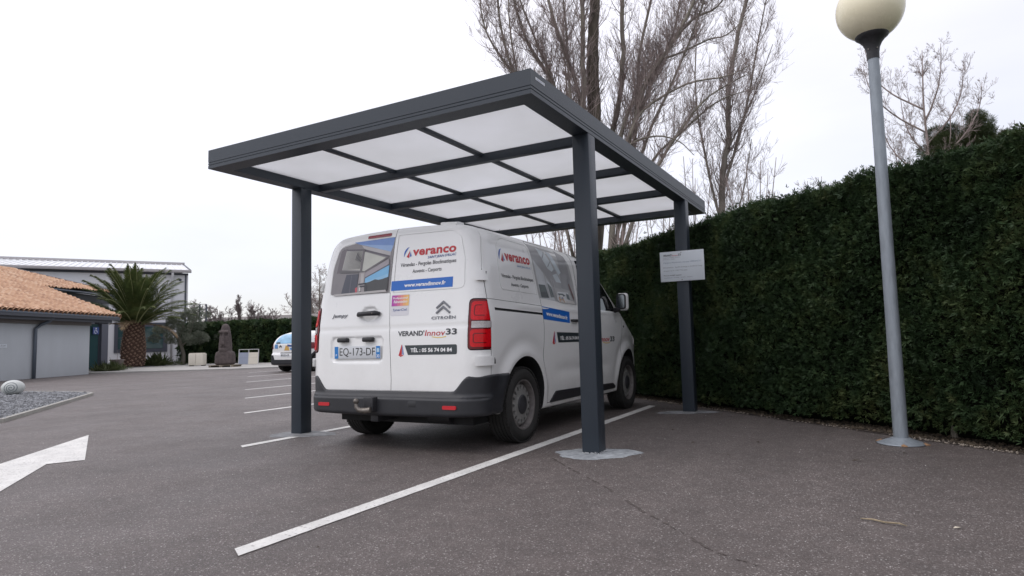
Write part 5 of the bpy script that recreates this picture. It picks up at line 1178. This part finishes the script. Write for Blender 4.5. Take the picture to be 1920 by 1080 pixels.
# ------------------------------------------------------------------ stone head, boxes, display stand
def fhead(x, y, z):   # front faces -y
    w = np.interp(z, [0, .42, .55, .62, .75, 1.0, 1.3, 1.6, 1.8, 1.88], [.47, .45, .42, .30, .30, .275, .245, .205, .15, .08]); d = np.interp(z, [0, .5, .62, .9, 1.3, 1.7, 1.88], [.30, .27, .22, .24, .23, .17, .08])
    base = smax(np.abs(x)-w, np.abs(y)-d, .16); base = smax(base, np.maximum(-z, z-1.86), .12)
    nose = smax(smax(np.abs(x)-(.045+.05*np.clip((1.35-z)/.45, 0, 1)), np.abs(y+d+.02)-(.03+.07*np.clip((1.40-z)/.45, 0, 1)), .03), np.abs(z-1.15)-.27, .05); base = smin(base, nose, .05)
    brow = smax(np.abs(x)-.25, np.hypot(y+d-.0, z-1.47)-.065, .05); base = smin(base, brow, .05)
    for s in (1, -1): base = smax(base, .085-np.sqrt((x-s*.13)**2+(y+d+.03)**2+((z-1.34)*1.0)**2), .04)
    lips = smax(np.abs(x)-.15, np.hypot(y+d-.01, (z-.83)*1.3)-.05, .03); base = smin(base, lips, .03); chin = smax(np.abs(x)-.20, np.hypot(y+d-.03, z-.66)-.09, .06); base = smin(base, chin, .05)
    for s in (1, -1): ear = smax(smax(np.abs(x-s*(w+.0))-.03, np.abs(y+.0)-.06, .03), np.abs(z-1.15)-.30, .04); base = smin(base, ear, .03)
    return base
mo = thing('stone_head_statue', 'brown stone long-faced head statue standing on a pallet before the hedge', 'statue', (-23.73, 14.44, .05), .50); mo.scale = (.88, .9, 1.0)
V, Q = nets(fhead, (-.56, -.5, -.05), (.56, .42, 1.95), .028); mk('head', V+np.array([0, 0, .10]), Q, M['stone'], mo, smooth=True)
pal = thing('pallet', 'low wooden pallet under the stone head', 'pallet', (-23.73, 14.44, .05), .50)
for i in range(6): MB().box(-.60+i*.205, -.42+i*.205, -.42, .42, .075, .095).build('slat', M['wood'], pal)
for x in (-.5, 0, .5): MB().box(x-.05, x+.05, -.42, .42, 0, .073).build('bearer', M['wood'], pal)
bx = thing('display_box', 'cream double panel box standing beneath the olive tree', 'box', (-27.3, 15.55, .05), .50)
for x in (-.18, .18): MB().box(x-.174, x+.174, -.2, .2, .04, .60).build('box_panel', M['cream'], bx, bevel=.01)
MB().box(-.33, .30, -.18, .18, .60, .64).build('lid', M['cream'], bx); 
for x in (-.3, .3): MB().box(x-.05, x+.05, -.15, .15, 0, .04).build('foot', M['gap'], bx)
dsx = thing('display_stand', 'tilted display stand with one blue-grey and one cream panel against the hedge', 'display stand', (-25.4, 17.0, .05), .50)
tl = Matrix.Rotation(-.10, 4, 'X')
for x, m in ((-.245, M['bluegrey']), (.245, M['cream'])):
    for z0, z1 in ((.02, .34), (.345, .60)): MB().box(x-.236, x+.236, -.02, .02, z0, z1, lambda p: tl @ p).build('colour_panel', m, dsx)
fr = mat('pale_frame', (.5, .5, .5), .5)
for x in (-.49, 0, .49): MB().box(x-.012, x+.012, -.025, .03, 0, .76, lambda p: tl @ p).build('upright', fr, dsx)
MB().box(-.50, .50, -.025, .03, .74, .765, lambda p: tl @ p).build('top_rail', fr, dsx)
# snail-like carved stone
sh_ = thing('stone_shell', 'pale carved spiral stone shell lying on the gravel island', 'stone ornament', (-13.85, 2.0, .035), .85)
def fshell(x, y, z): return np.sqrt((x/.205)**2+(y/.19)**2+((z-.15)/.155)**2)*.155-.155
V, Q = nets(fshell, (-.3, -.22, -.03), (.3, .22, .34), .012); shb = mk('shell_body', V, Q, M['paleStone'], sh_, smooth=True)
pts = []; 
for i in range(70):
    a = i*.30; r = .012+.0021*i; x, z = r*math.cos(a)+.02, r*math.sin(a)*.95
    if r > .135: break
    q = max(0, 1-((x)/.205)**2-(z/.155)**2); pts.append((x, -.19*math.sqrt(q)+.002, .15+z))
MB().tube(pts, .009, 6).build('spiral_groove', M['groove'], shb, smooth=True)  # spiral line laid on as a darker grey tube

# ------------------------------------------------------------------ metal frame and far roof behind the hedge
lad = thing('metal_frame', 'thin grey metal frame rising behind the olive tree at the hall corner', 'frame', (-35.2, 21.6, 0), .52)
for x in (-.42, 0): MB().box(x-.035, x+.035, -.05, .05, 0, 3.70).build('upright', M['winframe'], lad)
for z in (3.1, 3.4, 3.72): MB().box(-.42, .0, -.03, .03, z-.02, z+.01).build('rail', M['winframe'], lad)
fb = thing('distant_shed', 'long low brown-roofed shed beyond the far hedge', 'building', (-38, 30, 0), .20)
MB().box(-9, 9.5, 0, 6, 0, 2.3).build('wall', M['wall_hall'], fb)
MB().prism([(-.4, 0), (0, 0), (0, 0)], 0, 0)
mb = MB(); mb.v = [(-9.3, -.4, 2.7), (9.8, -.4, 2.7), (9.8, 3, 3.5), (-9.3, 3, 3.5), (9.8, 6.4, 2.7), (-9.3, 6.4, 2.7), (-9.3, -.4, 2.45), (9.8, -.4, 2.45), (9.8, 6.4, 2.45), (-9.3, 6.4, 2.45)]
mb.f = [(0, 1, 2, 3), (3, 2, 4, 5), (6, 7, 1, 0), (7, 8, 4, 2, 1), (6, 0, 3, 5, 9), (8, 9, 5, 4), (6, 9, 8, 7)]; mb.build('roof', M['far_roof'], fb)

# ------------------------------------------------------------------ white hatchback
CW = curve([.1, .3, .6, .8, .95, 1.2, 1.48], [.80, .85, .87, .865, .845, .74, .58], .05); CH = curve([-1, -.66, -.45, .1, 1.2, 1.75, 2.45, 3.3, 3.6], [.95, 1.05, 1.32, 1.46, 1.45, 1.40, 1.02, .82, .5], .09)
def fcar(x, y, z):
    ax = np.sqrt(x*x+1e-6); w = CW(z)-.10*np.clip((y-2.2)/1.1, 0, 1)**2-.05*np.clip((-.2-y)/.5, 0, 1)
    h = CH(y)-.04*(ax/.6)**2; dh = (CH(y+.02)-CH(y-.02))/.04; top = (z-h)/np.sqrt(1+dh*dh)
    rear = -.66+.30*np.clip(z-.95, 0, 1)**1.0*.55+.08*(ax/.85)**3-.05*step(np.abs(z-.45)-.2, .1)-y
    f = smax(ax-w, top, .12); f = smax(f, rear, .10); f = smax(f, y-3.32-.1*(1-(ax/.8)**2), .2); return smax(f, .24-z, .05)
car = thing('parked_hatchback', 'small white hatchback with blue and yellow stickers parked past the left carport post', 'car', (-16.12, 11.85, 0), .0)
CV, CQ = nets(fcar, (-.96, -.85, .15), (.96, 3.55, 1.56), .04)
def cbase(e=0.):
    g = grad(fcar, CV); g /= np.linalg.norm(g, axis=1, keepdims=True); return mk('tmp', CV+g*e, CQ, M['white'])
def cpiece(name, m, e, ops, parent=car): return finish(chain(cbase(e), ops), name, parent, [m], f=fcar, off=e)
cb = cbase(); ops = []
for s in (1, -1):
    for yc in (0, 2.54):
        mb = MB(); n = 32; mb.prism([(yc+.36*math.cos(2*PI*i/n), .33+.36*math.sin(2*PI*i/n)) for i in range(n)], 0, 1); mb.v = [((s*.55 if h < .5 else s*1.2), y, z) for y, z, h in mb.v]; ops.append((D_, fixed(mb)))
cb = finish(chain(cb, ops), 'body', car, [M['white'], M['gap']], f=fcar)
filmb = mat('blue_window_film', (.20, .42, .62), .2, noise=(2.2, .35), coat=.4); 
cpiece('rear_window', filmb, .006, [(I_, prism_y(rpoly([(-.62, 1.00), (.62, 1.00), (.47, 1.34), (-.47, 1.34)], .06), -1.2, .15))])
cpiece('wiper_panel', M['gap'], .009, [(I_, prism_y(rpoly([(-.56, 1.005), (-.30, 1.005), (-.34, 1.05), (-.50, 1.05)], .03), -1.2, .15))])
for s in (1, -1):
    cpiece('tail_light', M['darkred'], .010, [(I_, prism_y(rpoly([(s*.70, .82), (s*.95, .80), (s*.95, 1.03), (s*.74, 1.03)], .03), -1.2, -.15))])
    cpiece('side_glass', mat('blue_side_film', (.03, .17, .42), .2, noise=(3, .3), coat=.4), .004, [(I_, prism_x(rpoly([(-.15, 1.0), (2.1, .98), (1.45, 1.34), (.15, 1.36)], .05), s*.45, s*1.1))])
    cpiece('arch_trim', M['bumper'], .012, [(I_, ring_cut([(.43*math.cos(2*PI*i/32), .33+.43*math.sin(2*PI*i/32)) for i in range(32)], .075, s*.5, s*1.1, 'x')), (I_, prism_x([(-.7, .26), (.7, .26), (.7, 1), (-.7, 1)], -1.2, 1.2))])
    cpiece('bumper_corner', M['bumper'], .014, [(I_, prism_y(rpoly([(s*.52, .30), (s*1.2, .30), (s*1.2, .60), (s*.64, .60)], [.02, 0, 0, .05]), -1.2, -.30))])
cpiece('rear_bumper', M['bumper'], .020, [(I_, prism_y([(-1.2, .26), (1.2, .26), (1.2, .44), (-1.2, .44)], -1.2, -.33))])
cy_ = lambda P, e: np.stack([P[:, 0], solve(lambda t: fcar(P[:, 0], t, P[:, 1]), -1.0, 0, len(P))-e, P[:, 1]], 1)
multi_on([rpoly([(-.26, .545), (.26, .545), (.26, .655), (-.26, .655)], .01)], cy_, M['plate'], car, .012, 'number_plate'); text_on('BF-221-CR', (-.20, .21, .565, .635), cy_, M['txt_black'], car, .02, e=.016)
multi_on([[(-.28, .665), (.28, .665), (.28, .69), (-.28, .69)]], cy_, M['gap'], car, .012, 'plate_dark_strip')  # flat dark strip just above the plate, no recess cut
multi_on([[(-.62, .83), (-.44, .83), (-.44, .98), (-.62, .98)]], cy_, mat('sticker_blue', (.12, .28, .55), .4), car, .010, 'sticker')
multi_on([[(-.10, .76), (.16, .76), (.10, .92), (-.02, .94)]], cy_, mat('sticker_orange', (.62, .38, .10), .4), car, .010, 'sticker')
multi_on([[(.05, .90), (.55, .86), (.58, .92), (.06, .97)]], cy_, M['txt_navy'], car, .013, 'sticker'); multi_on([[(.20, .78), (.50, .76), (.52, .84), (.18, .85)]], cy_, mat('sticker_blue', None), car, .013, 'sticker')
for dz in (0, -.035): multi_on([[(-.36, .90+dz), (-.29, .955+dz), (-.29, .93+dz), (-.35, .885+dz)], [(-.29, .955+dz), (-.22, .90+dz), (-.23, .885+dz), (-.29, .93+dz)]], cy_, M['gap'], car, .012, 'chevron_badge')
for y in (0, 2.54):
    for s in (1, -1): wheel('wheel', s*.745, y, s, car, R=.31, W=.19, rim=.20, steel=False)
MB().box(-.6, .6, -.45, 3.0, .18, .30).build('underbody', M['gap'], car)

# ------------------------------------------------------------------ bare trees
def limb(pts, r0, r1, n=10):
    """smoothed polyline tube -> (MB, sampled points with radii)"""
    P = [Vector(p) for p in pts]; out_ = []
    for i in range(len(P)-1):
        a, b, c, d = P[max(i-1, 0)], P[i], P[i+1], P[min(i+2, len(P)-1)]
        for k in range(4):
            t = k/4; out_.append(.5*((2*b)+(c-a)*t+(2*a-5*b+4*c-d)*t*t+(3*b-a-3*c+d)*t*t*t))
    out_.append(P[-1]); m = len(out_); jr = [r0+(r1-r0)*i/(m-1) for i in range(m)]
    out_ = [p+Vector((random.uniform(-1, 1), random.uniform(-1, 1), 0))*jr[i]*(.10 if r0 > .12 else .35) for i, p in enumerate(out_)]
    return out_, jr
class Twigs:
    def __init__(s, mn=.0026): s.v = []; s.f = []; s.n = 0; s.mn = mn
    def seg_chain(s, pts, rads):
        k = len(pts); pts = np.array(pts); d = pts[1]-pts[0]; d /= np.linalg.norm(d)+1e-9; u = np.cross(d, [.3, .8, .5]); u /= np.linalg.norm(u)+1e-9; w = np.cross(d, u)
        ring = np.array([u*math.cos(a)+w*math.sin(a) for a in (0, 2.094, 4.189)])
        V = pts[:, None, :]+ring[None]*np.array(rads)[:, None, None]; s.v.append(V.reshape(-1, 3)); b = s.n
        for i in range(k-1):
            for j in range(3): a0 = b+i*3+j; a1 = b+i*3+(j+1) % 3; s.f.append((a0, a1, a1+3, a0+3))
        s.n += 3*k
    def build(s, name, m, parent, off): return mk(name, np.concatenate(s.v)-np.array(off), np.array(s.f), m, parent, kind='stuff')
def grow(tw, p, d, L, r, lvl, up, kids, wob=.12, mx=3, bud=0):
    n = max(3, int(L/.16)) if lvl < mx else max(2, min(6, int(L/.12)))
    pts = [np.array(p, float)]; d = np.array(d, float)
    for i in range(n):
        d = d+rng.normal(0, wob, 3)+np.array([0, 0, up]); d /= np.linalg.norm(d); pts.append(pts[-1]+d*L/n)
    rads = [max(tw.mn, r*(1-.8*i/n)) for i in range(n+1)]; tw.seg_chain(pts, rads)
    if lvl >= mx: return
    for k in range(kids[lvl]):
        t = rng.uniform(.15, 1.0); i = min(n-1, int(t*n)); q = pts[i]; dd = pts[i+1]-pts[i]; dd /= np.linalg.norm(dd); sdv = rng.normal(0, 1, 3); sdv -= dd*(sdv@dd); sdv /= np.linalg.norm(sdv)+1e-9
        a = rng.uniform(.45, .95); nd = dd*math.cos(a)+sdv*math.sin(a); grow(tw, q, nd, L*rng.uniform(.35, .62)*(1.1-.5*t), rads[i]*.62, lvl+1, up, kids, wob, mx)
def bare_tree(name, label, loc, limbs, kids=(5, 4), twig_up=.10, dens=9, seed=1, m1=M['bark'], m2=M['twig'], L0=(.8, 1.9), mx=2, mn=.0026, wob=.12):
    t = thing(name, label, 'tree', loc); off = Vector(loc); tw = Twigs(mn)
    for i, (pts, r0, r1) in enumerate(limbs):
        if i == 0 and pts[0][2] > 0: pts = [(loc[0], loc[1], 0)]+list(pts)
        P, R = limb(pts, r0, r1); MB().tube([p-off for p in P], R, 12 if i == 0 else 8).build('trunk' if i == 0 else 'limb', M['bark_dark'] if (i == 0 and r0 > .15) else m1, t, smooth=True)
        Ln = sum((P[k+1]-P[k]).length for k in range(len(P)-1)); nk = int(Ln*dens*(.35 if r0 > .12 else 1))
        for k in range(nk):
            q = rng.uniform(.12, 1.0); j = min(len(P)-2, int(q*(len(P)-1))); dd = np.array((P[j+1]-P[j]).normalized()); sdv = rng.normal(0, 1, 3); sdv -= dd*(sdv@dd); sdv /= np.linalg.norm(sdv)
            a = rng.uniform(.4, 1.0); grow(tw, P[j], dd*math.cos(a)+sdv*math.sin(a), rng.uniform(*L0)*(1.15-.5*q), max(mn, min(.011, R[j]*.30)), 0, twig_up, kids, wob=wob, mx=mx)
    tw.build('twigs', m2, t, off); return t
T1 = (-3.33, 8.4, 0)
LM0 = [([(-3.33, 8.23, 2.81), (-3.23, 8.15, 4.3), (-3.12, 8.08, 5.77), (-3.08, 8.01, 6.75), (-3.0, 7.96, 7.73), (-2.88, 7.92, 8.91), (-2.76, 7.83, 10.52), (-2.7, 7.8, 13)], .20, .08),
 ([(-3.32, 8.1, 2.2), (-3.23, 7.77, 4.69), (-3.16, 7.65, 6.39), (-3.1, 7.57, 7.59), (-3.07, 7.48, 8.75), (-3.0, 7.4, 11)], .095, .04),
 ([(-3.33, 8.5, 2.3), (-3.14, 8.64, 4.51), (-2.9, 8.68, 5.54), (-2.64, 8.7, 6.9), (-2.55, 8.61, 8.42), (-2.42, 8.57, 9.6), (-2.4, 8.6, 12)], .095, .04),
 ([(-3.0, 8.2, 1.9), (-2.66, 8.23, 4.36), (-2.3, 8.33, 5.48), (-2.01, 8.41, 6.4), (-1.68, 8.55, 6.88), (-1.2, 8.74, 7.68), (-.8, 8.86, 8.74), (-.6, 9, 10.4)], .085, .025),
 ([(-2.9, 8.0, 1.8), (-2.23, 8.09, 3.58), (-1.74, 8.27, 4.56), (-1.25, 8.48, 5.32), (-.79, 8.68, 5.86), (-.09, 9.03, 6.29)], .065, .012),
 ([(-3.3, 8.01, 2.89), (-3.31, 7.87, 4.37), (-3.29, 7.72, 6.09), (-3.63, 7.39, 7.51), (-3.83, 7.16, 8.83), (-3.9, 7.1, 10.5)], .075, .025),
 ([(-3.45, 8.33, 2.5), (-3.76, 7.98, 5.42), (-4.03, 7.71, 6.71), (-4.37, 7.45, 7.46), (-4.63, 7.18, 8.84), (-4.7, 7.1, 10.5)], .07, .02),
 ([(-3.43, 8.18, 2.5), (-3.87, 7.75, 4.78), (-4.39, 7.33, 6.18), (-4.72, 7.03, 7.35), (-4.79, 6.87, 8.73), (-4.8, 6.8, 10)], .06, .018),
 ([(-3.13, 9.02, 2.0), (-2.64, 9.11, 4.91), (-2.47, 9.1, 6.11), (-2.34, 9.06, 7.31), (-1.91, 9.13, 9.1), (-1.8, 9.2, 10.5)], .07, .025),
 ([(-3.2, 8.5, 2.2), (-2.2, 8.6, 5.0), (-1.5, 8.8, 6.5), (-.9, 9.0, 8.0), (-.5, 9.2, 9.6)], .055, .015),
 ([(-3.4, 8.4, 2.4), (-4.2, 8.3, 5.0), (-4.9, 8.2, 6.6), (-5.15, 8.1, 8.2), (-5.1, 8, 9.6)], .055, .015),
 ([(-3.3, 8.3, 3.0), (-3.7, 8.9, 5.0), (-4.3, 9.4, 6.8), (-4.5, 9.7, 9.0)], .055, .015),
 ([(-1.68, 8.55, 6.83), (-1.34, 8.89, 7.03), (-.87, 9.3, 7.35), (-.53, 9.65, 7.52), (-.16, 9.99, 7.99)], .035, .010),
 ([(-2.4, 8.2, 5.1), (-2.05, 8.17, 5.65), (-1.2, 8.43, 6.12), (-.41, 8.69, 6.21), (.07, 8.77, 6.38)], .042, .008),
 ([(-2.6, 7.95, 4.5), (-2.27, 7.94, 4.91), (-1.77, 8.1, 5.03), (-1.35, 8.23, 4.88), (-1.07, 8.3, 4.56)], .035, .008),
 ([(-2.5, 8.2, 3.4), (-1.97, 8.48, 4.65), (-1.45, 8.83, 5.24), (-.93, 9.19, 5.79), (-.57, 9.48, 6.06), (-.21, 9.78, 6.22)], .045, .008),
 ([(-3.0, 8.3, 2.2), (-2.62, 8.34, 5.29), (-2.05, 8.61, 6.44), (-1.77, 8.78, 6.97), (-1.17, 9.09, 7.77), (-.68, 9.4, 8.08), (-.28, 9.62, 8.72)], .07, .015),
 ([(-2.96, 8.5, 2.4), (-2.53, 8.63, 5.19), (-2.19, 8.79, 6.11), (-2.01, 8.9, 6.62), (-1.58, 9.11, 7.63), (-1.34, 9.2, 8.71)], .06, .02),
 ([(-3.53, 7.98, 2.6), (-3.75, 7.71, 5.93), (-4.11, 7.49, 7.26), (-4.45, 7.32, 8.37), (-4.55, 7.3, 9.13)], .05, .015),
 ([(-3.74, 8.2, 2.6), (-4.29, 7.51, 5.99), (-4.79, 7.02, 7.0), (-5.04, 6.7, 7.77), (-4.99, 6.53, 8.63)], .05, .012),
 ([(-3.36, 7.9, 2.6), (-3.43, 7.55, 5.82), (-3.45, 7.5, 7.45), (-3.52, 7.44, 8.87)], .05, .015)]
LM = [(p, a*(.8 if i else 1), b*.8) for i, (p, a, b) in enumerate(LM0)]
bare_tree('bare_poplar', 'large leafless poplar with many upright limbs rising behind the carport', T1, LM, kids=(5, 3), dens=11, twig_up=.27, L0=(.5, 1.6), wob=.17, mn=.0023)
T2 = (-1.06, 10.6, 0)
LM2 = [([(-1.06, 10.59, 3.49), (-.95, 10.55, 4.6), (-.79, 10.55, 5.52), (-.71, 10.5, 6.57), (-.44, 10.53, 7.87), (-.09, 10.6, 9.15), (.1, 10.6, 10.38)], .085, .03),
 ([(-1.0, 10.6, 3.2), (-1.3, 10.5, 5.0), (-1.45, 10.4, 6.6), (-1.3, 10.3, 8.4)], .035, .01), ([(-.9, 10.5, 4.4), (-.4, 10.6, 6.0), (-.05, 10.7, 7.6), (.3, 10.8, 9.2)], .035, .01), ([(-.8, 10.5, 5.2), (-.2, 10.7, 6.4), (.25, 10.9, 7.6)], .025, .008), ([(-1.05, 10.6, 2.6), (-.55, 10.6, 4.1), (-.3, 10.7, 5.4)], .025, .008)]
bare_tree('slender_bare_tree', 'slender pale-barked bare tree right of the poplar, over the hedge', T2, LM2, kids=(4, 3), dens=11, twig_up=.22, wob=.16, m1=M['bark_pale'], L0=(.6, 1.5))
# thicket of young stems right behind the hedge
for k, (x, y, h) in enumerate([(-3.9, 8.6, 4.6), (-3.6, 7.7, 4.0), (-2.5, 7.6, 3.8), (-1.8, 8.2, 3.9), (-4.4, 8.2, 4.3), (-.2, 9.6, 4.6), (.2, 9.0, 3.6), (-1.5, 9.6, 4.9), (-.7, 8.8, 3.8)]):
    LB = ['reddish bare sapling behind the van roof, left of the poplar trunk', 'reddish bare sapling just in front of the poplar trunk', 'bare sapling seen under the carport roof right of the near post', 'bare sapling between the near post and the sign post',
          'bare sapling at the far left of the thicket behind the hedge', 'bare sapling at the foot of the slender pale tree', 'short bare sapling right of the sign post over the hedge', 'tall bare sapling between the poplar and the slender pale tree', 'low bare sapling over the hedge beside the sign post']
    base = (x, y, 0); LS = []
    for j in range(6): a = rng.uniform(0, 6.28); q = rng.uniform(.15, .7); LS.append(([(x+.05*math.cos(a), y+.05*math.sin(a), .3), (x+q*.4*math.cos(a), y+q*.4*math.sin(a), h*.5), (x+q*math.cos(a), y+q*math.sin(a), h*rng.uniform(.8, 1.05))], .022, .006))
    bare_tree('bare_sapling', LB[k], base, LS, kids=(3, 2), dens=7, twig_up=.10, m1=M['twig'], L0=(.35, .8), mx=1)['group'] = 'bare saplings behind the hedge'
# right-hand background beyond the hedge
R0_ = (4.6, 30.2, 0); LR = [([(4.5, 30.2, 3), (4.55, 30.2, 8), (4.5, 30.1, 11), (4.6, 30.07, 13.9)], .12, .015)]
for k in range(13):
    a = rng.uniform(-1, 1); z0 = 4.5+k*.55; sp_ = rng.uniform(.9, 2.6)*(1 if k % 2 else -1); LR.append(([(4.52, 30.15, z0), (4.5+sp_*.5, 30.1+a*.6, z0+1.0), (4.5+sp_*.8, 30.1+a, z0+2.1), (4.5+sp_*.9, 30.1+a, z0+3.4)], .045, .01))
bare_tree('bare_tree', 'open bare tree with scattered seed heads beyond the hedge, right of the lamp pole', R0_, LR, kids=(5, 4), dens=5, twig_up=.13, L0=(.7, 1.6), m1=M['twig'], mn=.005)
LR2 = []; 
for k in range(7): sp_ = -1.4+.5*k; LR2.append(([(8.2, 33.2, .2), (8.2+sp_*.4, 33.2, 5.8), (8.2+sp_, 33.3, 10.6+.5*math.sin(k*3))], .07, .012))
bare_tree('bare_tree', 'faint bare tree over the hedge at the right edge', (8.2, 33.2, 0), LR2, kids=(4, 3), dens=7, twig_up=.1, L0=(.6, 1.4), m1=M['twig_far'], m2=M['twig_far'], mn=.006)
LR3 = []
for k in range(6): sp_ = -1.6+.6*k; LR3.append(([(-.6, 27.5, .2), (-.6+sp_*.4, 27.5, 4.6), (-.6+sp_, 27.6, 7.6+.5*math.sin(k*5))], .05, .01))
bare_tree('bare_tree', 'thin bare crown just above the hedge, left of the lamp pole', (-.6, 27.5, 0), LR3, kids=(4, 3), dens=7, twig_up=.1, L0=(.5, 1.2), m1=M['twig_far'], m2=M['twig_far'], mn=.006)
def pine(loc, clumps, label):
    t = thing('pine_tree', label, 'tree', loc); MB().tube([(0, 0, 0), (.05, 0, 5), (0, .1, max(c[2] for c in clumps)-.5)], [.22, .16, .05], 10).build('trunk', M['bark'], t, smooth=True)
    for c in clumps[::2]: MB().tube([(0, .1, c[2]-1.0), ((c[0]-loc[0])*.6, (c[1]-loc[1])*.6, c[2]-.5), (c[0]-loc[0], c[1]-loc[1], c[2])], [.06, .04, .015], 6).build('limb', M['bark'], t)
    leaf_cloud('crown', clumps, 5200, .24, M['pine'], t, loc, nb=6, width=.035, spread=1.3); return t
def clumps(cx, cy, z0, z1, rad, n, s0=.35, s1=.7):
    out = []
    for k in range(n): z = rng.uniform(z0, z1); r = rad*(1-.55*(z-z0)/(z1-z0))*math.sqrt(rng.random()); a = rng.uniform(0, 6.28); out.append((cx+r*math.cos(a), cy+r*math.sin(a), z, rng.uniform(s0, s1)))
    return out
pine((5.0, 30.4, 0), clumps(5.0, 30.4, 7.6, 10.3, .95, 15, .25, .5), 'olive green pine crown behind the bare tree, nearest to the lamp pole')
pine((6.45, 31.3, 0), clumps(6.45, 31.3, 8.2, 10.7, .85, 14, .25, .5), 'tallest of the dark pine crowns over the hedge')
pine((7.75, 32.1, 0), clumps(7.75, 32.1, 8.2, 9.9, .75, 10, .22, .42), 'small dark pine crown at the right end of the pines over the hedge')
# left-hand far trees beyond the hedge
LP_ = [([(-41.0, 28.5, 1), (-41.0, 28.5, 3.6), (-40.95, 28.45, 4.9)], .05, .01)]
for k in range(8): a = k*.8; LP_.append(([(-41, 28.5, 2.2+.2*k), (-41+.15*math.cos(a), 28.5+.15*math.sin(a), 3.2+.15*k), (-41+.12*math.cos(a), 28.5+.12*math.sin(a), 3.9+.13*k)], .02, .006))
bare_tree('bare_poplar', 'small spire-shaped bare poplar beyond the far hedge', (-41, 28.5, 0), LP_, kids=(4, 3), dens=9, twig_up=.25, L0=(.3, .6), m1=M['twig_far'], m2=M['twig_far'], mn=.009)
for k, (x, y, h, lb) in enumerate([(-43.2, 27.3, 4.3, 'bare thicket tree left of the spire-shaped poplar'), (-42.1, 27.9, 4.1, 'bare bushy tree just left of the spire-shaped poplar'), (-40.1, 29.0, 4.4, 'bare bushy tree just right of the spire-shaped poplar'), (-39.2, 29.6, 4.1, 'bare low tree at the right end of the far thicket'), (-43.9, 26.6, 4.5, 'bare tree just right of the metal frame, at the left end of the far thicket')]):
    LS = []
    for j in range(7): a = rng.uniform(0, 6.28); q = rng.uniform(.2, .9); LS.append(([(x+.05*math.cos(a), y+.05*math.sin(a), .5), (x+q*.4*math.cos(a), y+q*.4*math.sin(a), h*.5), (x+q*math.cos(a), y+q*math.sin(a), h*rng.uniform(.75, 1.0))], .03, .008))
    bare_tree('bare_tree', lb, (x, y, 0), LS, kids=(4, 2), dens=9, twig_up=.08, m1=M['twig_far'], m2=M['twig_far'], L0=(.5, 1.1), mx=2, mn=.010)
LS = []
for k in range(12): a = rng.uniform(0, 6.28); q = rng.uniform(1.0, 3.6); hh = rng.uniform(5.0, 8.2); LS.append(([(-42.9, 38.6, 1.5), (-42.9+q*.5*math.cos(a), 38.6+q*.5*math.sin(a), hh*.6), (-42.9+q*math.cos(a), 38.6+q*math.sin(a), hh)], .09, .02))
bare_tree('bare_tree', 'spreading bare tree seen between the left carport post and the van', (-42.9, 38.6, 0), LS, kids=(6, 4), dens=4, twig_up=.02, L0=(.9, 2.0), m1=M['bark'], m2=M['twig'], mn=.009)

# ------------------------------------------------------------------ small litter on the asphalt
tw = MB().tube([(0, 0, .006), (.05, -.01, .010), (.10, -.035, .008), (.16, -.045, .012), (.19, -.06, .007)], [.003, .0045, .005, .0045, .002], 6).build('dead_twig', mat('dry_twig', (.26, .21, .14), .9, noise=(40, .4)), smooth=True); tw.location = (1.80, -1.15, 0); tag(tw, 'short dry twig lying on the asphalt at lower right', 'twig')
def dleaf(x, y, s, m, lbl, rot, name='dry_leaf'):
    v = [(-s, 0, .002), (-.4*s, -.32*s, .005), (.4*s, -.28*s, .008), (s, 0, .004), (.4*s, .3*s, .006), (-.4*s, .3*s, .009)]; o = mk(name, v, [(0, 1, 5), (1, 2, 4, 5), (2, 3, 4)], m); o.location = (x, y, .001); o.rotation_euler = (0, 0, rot); return tag(o, lbl, 'leaf')
dleaf(2.19, -1.14, .022, M['leaf_pale'], 'pale curled leaf on the asphalt right of the dead twig', .4)
for x, y, s, r, lb in [(.52, .85, .03, .6, 'dark dead leaf on the asphalt right of the near post patch'), (1.0, 1.05, .035, 2.0, 'dark dead leaf halfway between near post and lamp'), (1.75, .45, .035, .2, 'dark dead leaf in front of the lamp base'), (.15, 1.55, .025, 1.2, 'tiny dark leaf beyond the near post'), (-.3, -2.6, .012, .3, 'small dark fleck beside the foreground bay line'), (2.05, .9, .02, 2.4, 'reddish dead leaf just before the lamp base'), (.9, .35, .025, 2.9, 'brown dead leaf in the middle of the right-hand asphalt')]: dleaf(x, y, s, M['leaf_dry'], lb, r)
